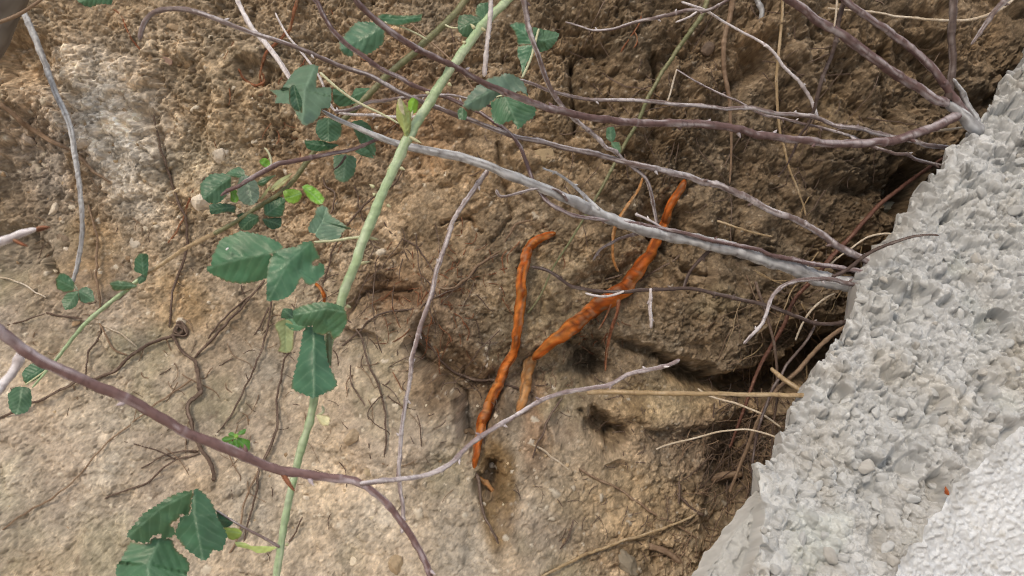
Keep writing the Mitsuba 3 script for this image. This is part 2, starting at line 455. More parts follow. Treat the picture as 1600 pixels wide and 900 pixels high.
def bankD(px, py, soft=True):
    px, py = np.atleast_1d(np.asarray(px, float)), np.atleast_1d(np.asarray(py, float))
    Ds = np.arange(0.6, 1.5, 0.004)
    fn = HS if soft else HI
    g = fn(np.stack([-Ds[None] * (py[:, None] - 450) / FOC, Ds[None] * (px[:, None] - 800) / FOC], -1))
    hit = Ds[None] >= D0 - g
    i = np.where(hit.any(1), hit.argmax(1), len(Ds) - 1)
    return Ds[i]


# loose and half-buried stones, each its own piece
ICO = [trimesh.creation.icosphere(subdivisions=1), trimesh.creation.icosphere(subdivisions=2)]


def pebble(c, r, seed, flat=(1.3, 1.0, 0.75), sub=1):
    b = ICO[sub - 1]
    v = np.array(b.vertices)
    r_ = np.random.default_rng(seed)
    n = fbm(v * 1.1 + r_.uniform(0, 50, 3), 2, seed % 97)
    v = v * (0.72 + 0.56 * n)[:, None]
    for _ in range(9):                                        # flat broken faces
        d = r_.normal(size=3); d /= np.linalg.norm(d)
        lim = r_.uniform(0.42, 0.8)
        e = np.maximum(v @ d - lim, 0)
        v = v - e[:, None] * d * 0.85
    v = v * np.array(flat) * r
    v = v * (0.86 + 0.28 * fbm(v / r * 3.1 + r_.uniform(0, 50, 3), 2, 3))[:, None]
    return v @ trimesh.transformations.random_rotation_matrix(r_.random(3))[:3, :3] + c, b.faces


big = [(318, 312, 19, PALE * 1.25), (345, 243, 11, PALE), (88, 328, 12, PALE * 1.1), (110, 312, 7, PALE), (213, 378, 10, PALE * .9), (194, 322, 7, PALE), (105, 389, 6, PALE * 1.1),
       (100, 372, 9, C(.22, .17, .13)), (222, 292, 7, PALE * .9), (78, 335, 7, PALE), (270, 303, 9, PALE * .8), (352, 240, 8, PALE), (332, 478, 9, C(.45, .37, .28)), (548, 685, 13, C(.44, .35, .25)),
       (578, 735, 9, C(.45, .37, .26)), (555, 878, 9, C(.6, .53, .42)), (660, 836, 6, PALE), (478, 778, 7, PALE * 1.1), (485, 765, 5, PALE), (866, 770, 6, PALE * 1.1), (842, 792, 6, PALE), (771, 727, 5, PALE * 1.2),
       (830, 690, 6, PALE), (1008, 600, 8, C(.42, .36, .27)), (1375, 300, 8, C(.36, .33, .26)), (1390, 327, 11, C(.36, .35, .29)), (1128, 607, 6, C(.30, .22, .14)), (1155, 693, 10, C(.23, .17, .11)),
       (845, 243, 19, C(.36, .28, .18)), (1030, 430, 10, C(.36, .29, .2)), (1110, 470, 11, C(.30, .24, .16)), (760, 570, 5, PALE), (690, 574, 5, C(.45, .37, .27)), (90, 15, 9, C(.40, .31, .22)), (272, 45, 9, C(.36, .27, .18)),
       (260, 95, 9, C(.33, .23, .19)), (190, 250, 9, PALE * .9), (400, 240, 7, PALE * .8), (440, 220, 8, C(.40, .29, .19)), (40, 215, 12, C(.42, .36, .31)), (130, 225, 10, C(.42, .35, .28)), (5, 270, 10, PALE * .8),
       (620, 885, 14, C(.36, .28, .19)), (1120, 640, 9, C(.28, .2, .12)), (968, 873, 26, C(.27, .235, .185)), (1375, 265, 9, C(.2, .15, .1)), (1180, 360, 9, C(.3, .24, .17))]
pb = np.random.default_rng(8)
cand = []
for k in range(1500):
    px, py = pb.uniform(-10, 1380), pb.uniform(-10, 910)
    d = 0.02 + 0.8 * sum(a * math.exp(-((px - x) / rx) ** 2 - ((py - y) / ry) ** 2) for x, y, rx, ry, a in dens)
    if pb.random() > d: continue
    t = pb.random()
    c = (C(.36, .26, .17) if t < .4 else C(.46, .36, .24) if t < .8 else C(.6, .53, .41))
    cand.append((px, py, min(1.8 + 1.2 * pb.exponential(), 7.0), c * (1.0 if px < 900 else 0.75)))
cand.sort(key=lambda q: -q[2])
allst = big + cand
Dst = bankD([q[0] for q in allst], [q[1] for q in allst])
rest = []
for k, ((px, py, rp, c), D) in enumerate(zip(allst, Dst)):
    r = rp * D / FOC
    own = k < 290
    v, f = pebble(at(px, py, D + r * pb.uniform(0.2, 0.5)), r * 1.15, 100 + k, (1.25, 1.0, 0.8), 2 if rp > 7 else 1)
    cc = c * (0.72 + 0.56 * fbm(v * 260, 3, 4))[:, None] * (0.85 + 0.3 * fbm(v * 90, 2, 9))[:, None]
    if own:
        part('earth_bank', 'stone', (v, f), cc, 'soil_material', smooth=False)
    else:
        rest.append((v, f, cc))
v, f, c = join(rest)
part('earth_bank', 'gravel', (v, f), c, 'soil_material', smooth=False, kind='stuff', label='small pale gravel pressed into the soil')

# ------------------------------------------------------------------ the concrete wall stub
Bp = np.array([(1700, -90, 1.02), (1655, -10, .985), (1600, 90, .95), (1560, 150, .935), (1540, 185, .928), (1502, 222, .915), (1440, 292, .90), (1405, 335, .888), (1350, 405, .872), (1338, 465, .862), (1328, 508, .852),
               (1292, 555, .842), (1262, 600, .833), (1240, 645, .825), (1224, 700, .812), (1190, 722, .80), (1152, 760, .787), (1105, 820, .77), (1062, 895, .75), (1010, 985, .73)])
Fp = np.array([(1860, 500, .85), (1760, 560, .82), (1600, 668, .785), (1560, 697, .775), (1510, 745, .76), (1480, 785, .75), (1440, 832, .735), (1400, 900, .715), (1350, 985, .70)])


def resample(P, n):
    d = np.r_[0, np.cumsum(np.linalg.norm(np.diff(P, axis=0), axis=1))]
    t = np.linspace(0, d[-1], n)
    return np.stack([np.interp(t, d, P[:, k]) for k in range(3)], 1)


NS, NT = 1050, 390
Bw, Fw_ = resample(at(*Bp.T), NS), resample(at(*Fp.T), NS)
ls = np.linspace(0, 1, NS)[:, None]; lt = np.linspace(0, 1, NT)[None]
base = Bw[:, None] * (1 - lt[..., None]) + Fw_[:, None] * lt[..., None]
Lsp = np.linalg.norm(np.diff(base[:, NT // 2], axis=0), axis=1).sum()
Wsp = np.linalg.norm(np.diff(base[NS // 2], axis=0), axis=1).sum()
along = (Fw_[-1] + Bw[-1] - Fw_[0] - Bw[0]); along /= np.linalg.norm(along)
acro = (Fw_[NS // 2] - Bw[NS // 2]); acro /= np.linalg.norm(acro)
nrm = np.cross(along, acro); nrm /= np.linalg.norm(nrm)
if nrm @ (CAM - base[NS // 2, NT // 2]) < 0: nrm = -nrm
S2, T2 = ls * Lsp + 0 * lt, lt * Wsp + 0 * ls
e2 = np.cross(nrm, along)
A2, B2 = (base - base[0, 0]) @ along, (base - base[0, 0]) @ e2     # true metres on the surface


def cn(freq, oct=3, seed=0):
    return fbm(np.stack([A2 * freq, B2 * freq, np.full_like(S2, seed * 1.3)], -1), oct, seed)


cw1, cw2, cw3 = cn(60, 3, 1) - 0.5, cn(60, 3, 2) - 0.5, cn(170, 2, 6) - 0.5
def cb(freq, oct=2, seed=0, warp=0.008):
    return np.abs(2 * fbm(np.stack([(A2 + warp * cw1) * freq, (B2 + warp * cw2) * freq, np.full_like(S2, seed * 1.7)], -1), oct, seed) - 1)


hc = 0.034 * (cn(8, 3, 3) - 0.5) + 0.034 * (cn(22, 3, 4) - 0.5)
cmix = ss(0.35, 0.62, cn(13, 3, 44))                          # crumbly here, calmer cement there
hc += 0.022 * cb(26, 2, 31) * (0.4 + 0.6 * cmix) + 0.0055 * cb(70, 2, 32)
hc -= 0.030 * np.clip(1 - T2 / 0.030, 0, 1) ** 2             # rear edge rounds off
smooth_edge = np.interp(S2, Lsp * np.array([0, .80, .835, .875, .90, 1.0]), Wsp * np.array([-.2, -.02, .10, .24, .29, .34])) + 0.010 * cw1
patch = ss(0.002, -0.002, T2 - smooth_edge)                   # trowelled patch at the rear lower corner
tone = np.zeros_like(S2); cid = np.zeros_like(S2, int)
cr = np.random.default_rng(21)
ds, dt = Lsp / (NS - 1), Wsp / (NT - 1)
hb = hc.copy()
for k in range(19000):                                        # round lumps of all sizes, lying over one another
    s, t = cr.uniform(0, Lsp), cr.uniform(0, Wsp)
    i, j = min(int(s / ds), NS - 1), min(int(t / dt), NT - 1)
    big_ = cmix[i, j]
    if cr.random() > 0.25 + 0.75 * big_: continue
    r = min(0.0012 + (0.0006 + 0.0014 * big_) * cr.exponential(), 0.0085)
    if k < 160: r = cr.uniform(0.006, 0.0105)
    ra, rb = r * cr.uniform(0.9, 1.35), r * cr.uniform(0.7, 1.0)
    n, m = int(ra * 1.9 / ds) + 2, int(ra * 1.9 / dt) + 2
    i0, i1, j0, j1 = max(i - n, 0), min(i + n, NS), max(j - m, 0), min(j + m, NT)
    uu, ww = A2[i0:i1, j0:j1] - A2[i, j], B2[i0:i1, j0:j1] - B2[i, j]
    a = cr.uniform(0, 3.14); c_, s_ = math.cos(a), math.sin(a)
    u, w = (uu * c_ + ww * s_) / ra, (-uu * s_ + ww * c_) / rb
    d = np.sqrt(u * u + w * w) + 0.5 * cw3[i0:i1, j0:j1]
    top = hb[i, j] + r * (cr.uniform(-0.45, 0.35) + 0.85 * np.sqrt(np.clip(1 - d * d, 0, 1)))
    sub = hc[i0:i1, j0:j1]
    ok = (d < 0.99) & (top > sub)
    sub[ok] = top[ok]
    cid[i0:i1, j0:j1][ok] = k % 5999 + 1
# hollows and torn pockets
for s, t, rs, rt, dp in [(.30, .55, .018, .008, .016), (.52, .80, .03, .012, .02), (.60, .92, .03, .018, .016), (.16, .35, .02, .010, .014), (.42, .30, .012, .02, .012), (.70, .75, .02, .012, .012),
                         (.36, .88, .02, .016, .016), (.63, .35, .014, .01, .012), (.24, .75, .02, .02, .014), (.45, .60, .014, .008, .012), (.78, .6, .02, .01, .01), (.84, .8, .02, .012, .012)]:
    ii, jj = int(s * (NS - 1)), int(t * (NT - 1))
    e = np.hypot((A2 - A2[ii, jj]) / rs, (B2 - B2[ii, jj]) / rt) + 1.2 * cw1 + 0.8 * (cn(25, 2, 7) - 0.5)
    hc -= dp * (1 - ss(0.3, 1.0, e))
hc -= 0.005 * (1 - ss(0.0, 0.16, cb(40, 3, 61))) * ss(0.3, 0.6, cn(16, 2, 62)) + 0.0015 * (1 - ss(0.0, 0.16, cb(105, 2, 63)))
hc -= 0.018 * ss(0.61, 0.72, cn(40, 2, 8)) + 0.006 * ss(0.62, 0.74, cn(150, 2, 9))
hc += 0.0030 * (cn(210, 3, 10) - 0.5) + 0.0022 * (cn(480, 2, 11) - 0.5)
hs = -0.013 + 0.004 * (cn(20, 3, 12) - 0.5) + 0.0075 * (cn(60, 5, 13) - 0.5) + 0.0026 * (cn(420, 2, 22) - .5) - 0.004 * ss(.62, .74, cn(90, 2, 23)) - 0.030 * np.clip(1 - T2 / 0.030, 0, 1) ** 2
hc = hc * (1 - patch) + hs * patch
front = np.clip(1 - (Wsp - T2) / 0.012, 0, 1)
hc = hc * (1 - 0.9 * front ** 2) - 0.001 * front + 0.006 * (cn(45, 3, 50) - 0.5) * front
side = 0.0015 * (1 - patch)
cvx = base + hc[..., None] * nrm + (side * (cn(110, 2, 14) - 0.5) * 2)[..., None] * along + ((side * (cn(110, 2, 15) - 0.5) * 2 + 0.016 * (fbm(np.stack([S2 * 38, S2 * 0, S2 * 0], -1), 3, 51) - 0.5) * front ** 0.5 + (0.020 * (fbm(np.stack([S2 * 30, S2 * 0, S2 * 0], -1), 3, 52) - 0.5) - 0.013 * np.abs(2 * fbm(np.stack([S2 * 62, T2 * 20, S2 * 0], -1), 2, 53) - 1) - 0.011 * np.abs(2 * fbm(np.stack([S2 * 130, T2 * 40, S2 * 0], -1), 2, 54) - 1) + 0.008 + 0.075 * patch) * (1 - 0.75 * patch) * np.clip(1 - T2 / 0.04, 0, 1) ** 0.7))[..., None] * acro
stain = ss(.56, .72, cn(9, 4, 70)) * 0.30
trand = np.random.default_rng(3).random(6000)[cid]
cc = np.empty(S2.shape + (3,)); cc[:] = C(.468, .478, .482)
w_ = ss(0.4, 0.65, cn(14, 3, 16))[..., None]
cc = cc * (1 - w_) + C(.485, .497, .508) * w_
w_ = ss(0.58, 0.72, cn(22, 3, 17))[..., None] * 0.6
cc = cc * (1 - w_) + C(.43, .415, .385) * w_
w_ = ss(0.60, 0.72, cn(18, 3, 18))[..., None] * 0.35
cc = cc * (1 - w_) + C(.47, .51, .48) * w_
cc *= (0.82 + 0.34 * trand)[..., None] * (0.78 + 0.44 * cn(120, 3, 19))[..., None]
cc = cc * (1 - stain[..., None]) + C(.34, .30, .235) * stain[..., None]
w_ = patch[..., None]
cc = cc * (1 - w_) + (C(.46, .465, .46) * (0.72 + 0.56 * cn(40, 4, 20))[..., None] * (0.9 + .2 * cn(300, 2, 21))[..., None]) * w_
thing('concrete_wall', 'broken pale grey concrete wall with lumpy top and white stucco face', 'wall')
fc = gridfaces(NS, NT)
tri = cvx.reshape(-1, 3)[fc[len(fc) // 2]]
if np.cross(tri[1] - tri[0], tri[2] - tri[0]) @ nrm < 0: fc = fc[:, ::-1]
isp = patch.ravel()[fc].mean(1) > 0.5


def submesh(v, f, c):
    k, inv = np.unique(f, return_inverse=True)
    return v[k], inv.reshape(f.shape), c[k]


for nm, m, lb in (('broken_top', ~isp, 'lumpy honeycombed concrete with exposed stones'), ('trowelled_patch', isp, 'smooth flat strip of grey concrete')):
    v, f, c = submesh(cvx.reshape(-1, 3), fc[m], cc.reshape(-1, 3))
    part('concrete_wall', nm, (v, f), c, 'concrete_material', label=lb)
# rear face down into the gap
NR = 60
down = np.array([0.06, 0.10, -1.0]); down /= np.linalg.norm(down)
rs_ = np.linspace(0, 0.9, NR)[:, None, None]
edge = cvx[::2, 0]
rear = edge[None] + rs_ * down
rn = 0.010 * (fbm(rear * 40, 3, 5) - 0.5) * np.minimum(rs_[..., 0] * 30, 1)
rear = rear + rn[..., None] * np.cross(along, down)
part('concrete_wall', 'rear_face', (rear.reshape(-1, 3), gridfaces(NR, len(edge))), np.full((rear.size // 3, 3), .40) * (0.8 + .4 * fbm(rear.reshape(-1, 3) * 60, 3, 6))[:, None], 'concrete_material')
# stucco face
NG = 360
gdir = np.array([0.30, -0.36, -0.88]); gdir /= np.linalg.norm(gdir)
i0s = int(NS * .33)
fedge = cvx[i0s:, -1]
gs = np.r_[np.linspace(0, 0.34, NG - 20), np.linspace(0.36, 0.95, 20)][:, None, None]
st = fedge[None] + gs * gdir
sn = np.cross(gdir, along); sn /= np.linalg.norm(sn)
if sn @ (CAM - st[50, 300]) < 0: sn = -sn
q = st.reshape(-1, 3)
grain = np.abs(2 * fbm(q * 130, 2, 30) - 1) * 0.0050 + ss(.40, .8, noise(q * 260, 31)) * 0.0030 + (fbm(q * 30, 2, 32) - 0.5) * 0.004
grain *= 0.75 * np.clip(gs / 0.004, 0, 1).repeat(NS - i0s, 1).ravel()
q = q + grain[:, None] * sn
scol = C(.64, .665, .70) * (0.86 + 0.28 * fbm(q * 30, 4, 33))[:, None] * (0.92 + 0.16 * fbm(q * 300, 2, 34))[:, None]
dirt = (ss(.58, .74, fbm(q * 12, 4, 36)) * .35 + ss(.66, .78, fbm(q * 90, 2, 37)) * .3)[:, None]
scol = scol * (1 - dirt) + C(.44, .41, .35) * dirt
bl = (np.clip(1 - gs / 0.030, 0, 1).repeat(NS - i0s, 1).ravel() * 1.3 * ss(.3, .7, fbm(q * 45, 3, 35)))[:, None].clip(0, 1)
scol = scol * (1 - bl) + C(.47, .48, .49) * bl
part('concrete_wall', 'stucco_face', (q, gridfaces(NG, NS - i0s)), scol, 'concrete_material', label='grainy bright white stucco')
# lumps of stone coated with cement that stand out of the top
lr = np.random.default_rng(77)
sun_lumps = 0
for k in range(420):
    s, t = lr.random(), lr.random() ** 1.2 * 0.97
    i, j = int(s * (NS - 1)), int(t * (NT - 1))
    if patch[i, j] > 0.3 or s < 0.08: continue
    r = lr.uniform(0.003, 0.0075)
    v, f = pebble(cvx[i, j] + nrm * r * lr.uniform(-0.5, 0.1), r, 900 + k, (1.35, 1.0, 0.8), 2)
    v = v + nrm * 0
    c = (C(.468, .478, .482) if lr.random() < .85 else C(.45, .44, .42)) * lr.uniform(.85, 1.12) * (0.78 + .44 * fbm(v * 300, 3, 2))[:, None]
    part('concrete_wall', 'stone', (v, f), c, 'concrete_material')
    sun_lumps += 1
    if sun_lumps >= 240: break
v, f = pebble(at(1479, 767, .742), 0.0034, 5, (1.2, 1, .8), 2)
part('concrete_wall', 'rust_spot', (v, f), C(.36, .10, .04) * (0.7 + .6 * fbm(v * 400, 2, 3))[:, None], 'concrete_material', label='small rust brown chip in the concrete')

# ------------------------------------------------------------------ tubes: branches, twigs, roots, canes
BARK = {  # base, patches, dark marks, share of patches
    'purple': (C(.155, .100, .100), C(.45, .41, .44), C(.055, .035, .035), .50),
    'mauve': (C(.180, .135, .132), C(.56, .53, .56), C(.075, .055, .05), .52),
    'white': (C(.46, .41, .42), C(.74, .71, .74), C(.12, .085, .085), .64),
    'grey': (C(.30, .30, .315), C(.60, .62, .66), C(.07, .06, .065), .62),
    'dark': (C(.095, .068, .062), C(.25, .215, .21), C(.04, .03, .03), .40),
    'tan': (C(.36, .265, .155), C(.52, .42, .29), C(.16, .10, .06), .45),
    'pale': (C(.52, .44, .34), C(.66, .60, .52), C(.25, .18, .12), .5),
    'red': (C(.120, .055, .040), C(.21, .12, .09), C(.07, .03, .02), .4),
    'root': (C(.125, .088, .070), C(.25, .19, .155), C(.055, .038, .03), .45),
    'soilroot': (C(.24, .165, .115), C(.34, .25, .18), C(.12, .08, .05), .45),
    'orange': (C(.36, .082, .012), C(.44, .135, .028), C(.10, .028, .010), .48),
    'silver': (C(.27, .215, .22), C(.62, .58, .61), C(.10, .07, .07), .56),
    'oldbark': (C(.15, .13, .115), C(.27, .25, .225), C(.07, .06, .05), .5),
    'front': (C(.200, .125, .125), C(.50, .44, .48), C(.09, .055, .055), .46),
    'dusty': (C(.42, .20, .075), C(.42, .29, .17), C(.20, .09, .035), .5),
    'rust': (C(.20, .072, .036), C(.30, .14, .08), C(.10, .04, .02), .45),
    'cane': (C(.33, .45, .26), C(.45, .54, .38), C(.21, .29, .16), .5),
    'olive': (C(.16, .17, .085), C(.25, .24, .14), C(.09, .08, .05), .5),
    'stalk': (C(.50, .52, .34), C(.60, .60, .45), C(.3, .3, .16), .5),
}
tube_seed = [0]


def curve(P, W, step):
    d = np.r_[0, np.cumsum(np.linalg.norm(np.diff(P, axis=0), axis=1))]
    k = min(3, len(P) - 1)
    from scipy.interpolate import PchipInterpolator, CubicSpline
    n = max(int(d[-1] / step), 4)
    t = np.linspace(0, d[-1], n)
    if len(P) == 2:
        Q = P[0] + (P[1] - P[0]) * (t / d[-1])[:, None]
    else:
        Q = 0.5 * PchipInterpolator(d, P)(t) + 0.5 * CubicSpline(d, P)(t)
    return Q, np.interp(t, d, W), t


def tube_mesh(Q, R, L, col, nseg, knobs=1.0, flat=None):
    tube_seed[0] += 1
    r_ = np.random.default_rng(tube_seed[0])
    n = len(Q)
    # slow wander and small kinks
    wob = np.stack([fbm(np.stack([L * 45, np.full(n, tube_seed[0] * 3.1), np.full(n, q * 7.7)], -1), 2, q) - 0.5 for q in range(3)], 1)
    npos = np.r_[0, np.cumsum(r_.uniform(0.008, 0.026, 400) * (1 + R.mean() * 160))]
    koff = r_.normal(size=(len(npos), 3))
    zig = np.stack([np.interp(L, npos, koff[:, q]) for q in range(3)], 1)
    zig -= zig[0] + (zig[-1] - zig[0]) * (L / L[-1])[:, None]
    Q = Q + wob * (R * 0.9 * knobs)[:, None] + zig * ((0.32 * R + 0.00035) * min(knobs, 1))[:, None]
    T = np.gradient(Q, axis=0); T /= np.linalg.norm(T, axis=1)[:, None] + 1e-12
    a = np.cross(T[0], [0.3, 0.5, 0.8]); a /= np.linalg.norm(a)
    A = np.empty_like(Q)
    for i in range(n):
        a = a - T[i] * (a @ T[i]); a /= np.linalg.norm(a); A[i] = a
    B = np.cross(T, A)
    th = np.linspace(0, 2 * np.pi, nseg, endpoint=False)
    rad = R.copy()
    nodes = []
    if knobs > 0:
        pos = r_.uniform(0.005, 0.02)
        while pos < L[-1]:
            nodes.append(pos)
            rad = rad * (1 + 0.20 * knobs * np.exp(-((L - pos) / (0.0016 + 0.5 * R.mean())) ** 2))
            pos += r_.uniform(0.010, 0.034) * (1 + R.mean() * 220)
    rad[-1] *= 0.35; rad[0] *= 0.5
    if n > 6: rad[-2] *= 0.8
    ring = Q[:, None] + rad[:, None, None] * (np.cos(th)[None, :, None] * A[:, None] + np.sin(th)[None, :, None] * B[:, None])
    nn = fbm(ring * (0.55 / R.mean()) + tube_seed[0], 2, 3) - 0.5
    ring = ring + (nn * (0.66 if col in ('orange', 'dusty') else 0.52) * rad[:, None])[..., None] * (np.cos(th)[None, :, None] * A[:, None] + np.sin(th)[None, :, None] * B[:, None])
    v = ring.reshape(-1, 3)
    i = np.arange(n * nseg).reshape(n, nseg)
    j = np.roll(i, -1, 1)
    f = np.vstack([np.stack([i[:-1].ravel(), j[:-1].ravel(), j[1:].ravel()], 1), np.stack([i[:-1].ravel(), j[1:].ravel(), i[1:].ravel()], 1)])
    f = np.vstack([f, [[i[0, 0], i[0, k + 1], i[0, k]] for k in range(1, nseg - 1)], [[i[-1, 0], i[-1, k], i[-1, k + 1]] for k in range(1, nseg - 1)]])
    b0, b1, b2, sh = BARK[col]
    # bark: streaks along the stem, bands round it, dark marks at the nodes
    ll = np.repeat(L, nseg); tt = np.tile(th, n)
    s1 = fbm(np.stack([ll * 60, np.cos(tt) * 2.0, np.sin(tt) * 2.0 + tube_seed[0]], -1), 3, 5)
    s2 = fbm(np.stack([ll * 420, np.cos(tt) * 0.8, np.sin(tt) * 0.8 + tube_seed[0]], -1), 2, 6)
    s3 = fbm(np.stack([ll * 22, np.cos(tt) * 1.2, np.sin(tt) * 1.2 + tube_seed[0] * 2.3], -1), 2, 7)
    w = ss(0.62 - 0.5 * sh + 0.10, 0.78 - 0.5 * sh + 0.12, 0.55 * s1 + 0.45 * s3)
    c = b0 * (1 - w[:, None]) + b1 * w[:, None]
    if col in ('orange', 'dusty', 'rust'):                    # long fibres of a peeled root, cross cracks
        s4 = fbm(np.stack([ll * 70, np.cos(tt) * 4.5, np.sin(tt) * 4.5 + tube_seed[0]], -1), 3, 8)
        c = c * (0.50 + 0.95 * ss(0.32, 0.66, s4))[:, None] * (0.75 + 0.5 * s3)[:, None]
        w = (ss(0.54, 0.66, fbm(np.stack([ll * 16, np.cos(tt) * 3.2 + 5, np.sin(tt) * 3.2 + tube_seed[0]], -1), 3, 10)) * 0.5)[:, None]
        c = c * (1 - w) + (C(.56, .24, .055) if col != 'rust' else b1) * w
        w = (ss(0.60, 0.68, fbm(np.stack([ll * 330, np.cos(tt) * 0.9 + 3, np.sin(tt) * 0.9 + tube_seed[0]], -1), 2, 11)) * 0.4)[:, None]
        c = c * (1 - w) + b2 * w                              # short cracks across the root
        w = (ss(0.56, 0.68, fbm(np.stack([ll * 90, np.cos(tt) * 2.2 + 9, np.sin(tt) * 2.2 + tube_seed[0]], -1), 3, 9)) * 0.5)[:, None]
        c = c * (1 - w) + C(.34, .26, .17) * w
    if col == 'cane':                                          # ridged skin with pale bloom and darker grooves
        rdg = np.cos(tt * 5 + 1.5 * np.sin(ll * 9))
        c = c * (1 + 0.10 * rdg)[:, None] * (0.8 + 0.4 * s3)[:, None]
        w = (ss(0.58, 0.72, s3) * 0.35)[:, None]
        c = c * (1 - w) + C(.33, .36, .24) * w
    w = ss(0.62, 0.74, s2) * (0.65 if col != 'cane' else 0.3)
    c = c * (1 - w[:, None]) + b2 * w[:, None]
    for p in nodes:
        w = (np.exp(-((ll - p) / (0.25 * R.mean() + .0003)) ** 2) * 0.35)[:, None]
        c = c * (1 - w) + (b2 if r_.random() < .6 else b1 * 1.1) * w
    c = c * (0.62 + 0.76 * s2)[:, None]
    return v, f, c, Q, T, A, B, rad, nodes, r_


def teardrop(p, d, ln, r, c):
    z = np.array([0, .12, .35, .6, .85, 1.0]); w = np.array([.5, .9, 1.0, .75, .35, .04])
    d = d / np.linalg.norm(d)
    a = np.cross(d, [0.2, .9, .4]); a /= np.linalg.norm(a); b = np.cross(d, a)
    th = np.linspace(0, 2 * np.pi, 7, endpoint=False)
    v = (p + d * ln * z[:, None, None] + r * w[:, None, None] * (np.cos(th)[None, :, None] * a + np.sin(th)[None, :, None] * b)).reshape(-1, 3)
    i = np.arange(42).reshape(6, 7); j = np.roll(i, -1, 1)
    f = np.vstack([np.stack([i[:-1].ravel(), j[:-1].ravel(), j[1:].ravel()], 1), np.stack([i[:-1].ravel(), j[1:].ravel(), i[1:].ravel()], 1)])
    return v, f, np.tile(c, (42, 1)) * (0.85 + 0.3 * np.repeat(z, 7))[:, None]


def strand_geo(col, pts, w, depth, knobs=1.0, buds=0.0, bury=0.35, nseg=None):
    """pts in photograph pixels; w = width in pixels (start, end) or one per point; depth = metres from the camera (start, end), one per point, or 'b' to lie on the bank"""
    p = np.array(pts, float).reshape(-1, 2)
    n = len(p)
    d = np.r_[0, np.cumsum(np.linalg.norm(np.diff(p, axis=0), axis=1))] / max(np.linalg.norm(np.diff(p, axis=0), axis=1).sum(), 1e-9)
    W = np.interp(d, np.linspace(0, 1, len(w)), w) if len(w) != n else np.array(w, float)
    if isinstance(depth, str):
        m = max(int(np.linalg.norm(np.diff(p, axis=0), axis=1).sum() / 9), n)      # follow the ground
        t = np.union1d(np.linspace(0, 1, m), d)
        t = t[np.r_[True, np.diff(t) > 1e-5]]
        p = np.stack([np.interp(t, d, p[:, 0]), np.interp(t, d, p[:, 1])], 1) if n == 2 else np.stack(_cr(d, p, t), 1)
        W = np.interp(t, d, W)
        jit = np.stack([fbm(np.stack([np.cumsum(np.r_[0, np.linalg.norm(np.diff(p, axis=0), axis=1)]) / 16, np.full(len(p), p[0, 0]), np.full(len(p), q)], -1), 3, q) - .5 for q in (1, 2)], 1)
        p = p + jit * (5.0 * np.sin(np.pi * t) ** .5)[:, None]
        D = bankD(p[:, 0], p[:, 1])
        pad = 3
        Dm = np.array([np.sort(D[max(0, q - pad):q + pad + 1])[:3].mean() for q in range(len(D))])
        k = np.array([1, 2, 3, 2, 1.]); k /= k.sum()
        Dm = np.convolve(np.pad(Dm, 2, mode='edge'), k, 'valid')
        D = Dm - (1 - 2 * bury) * 0.5 * W * Dm / FOC
    else:
        D = np.interp(d, np.linspace(0, 1, len(depth)), depth) if len(depth) != n else np.array(depth, float)
        D = np.minimum(D, bankD(p[:, 0], p[:, 1]) - 0.004)
    P = at(p[:, 0], p[:, 1], D)
    R = 0.5 * W * D / FOC
    rm = R.mean()
    Q, Rq, L = curve(P, R, max(0.0012, rm * 0.55))
    g = tube_mesh(Q, Rq, L, col, nseg or (14 if rm > .0045 else 10 if rm > .002 else 7), knobs)
    items = [g[:3]]
    if buds > 0:
        Q, T, A, B, rad, nodes, r_ = g[3:]
        sgn = 1
        for q in nodes:
            if r_.random() > buds: continue
            i = min(np.searchsorted(L, q), len(Q) - 1)
            sgn = -sgn
            o = sgn * (UP - T[i] * (UP @ T[i])) + 0.5 * r_.normal(size=3); o -= T[i] * (o @ T[i]); o /= np.linalg.norm(o)
            items.append(teardrop(Q[i] + o * rad[i] * .6, o * 0.8 - T[i] * 0.7 * r_.choice([1, 1, -1]), rad[i] * 1.2 + r_.uniform(.0012, .003), rad[i] * .38 + .0003, BARK[col][r_.integers(0, 2)] * 1.05))
    return join(items)


def _cr(d, p, t):
    from scipy.interpolate import PchipInterpolator, CubicSpline
    return [0.5 * PchipInterpolator(d, p[:, k])(t) + 0.5 * CubicSpline(d, p[:, k])(t) for k in (0, 1)]


def strand(parent, name, col, pts, w, depth, mat='bark_material', label=None, **kw):
    v, f, c = strand_geo(col, pts, w, depth, **kw)
    return part(parent, name, (v, f), c, mat, label=label)


def lone(name, label, cat, col, pts, w, depth, mat='bark_material', group=None, **kw):
    k = thing(name, label, cat, group)
    if name == 'root' and isinstance(depth, str):
        w = [q * (.60 if max(w) > 4.5 else .75) for q in w]
        kw['bury'] = kw.get('bury', .2) - (1.1 if max(w) < 4.5 else 0.6)
    v, f, c = strand_geo(col, pts, w, depth, **kw)
    part(k, '', (v, f), c, mat)
    return k


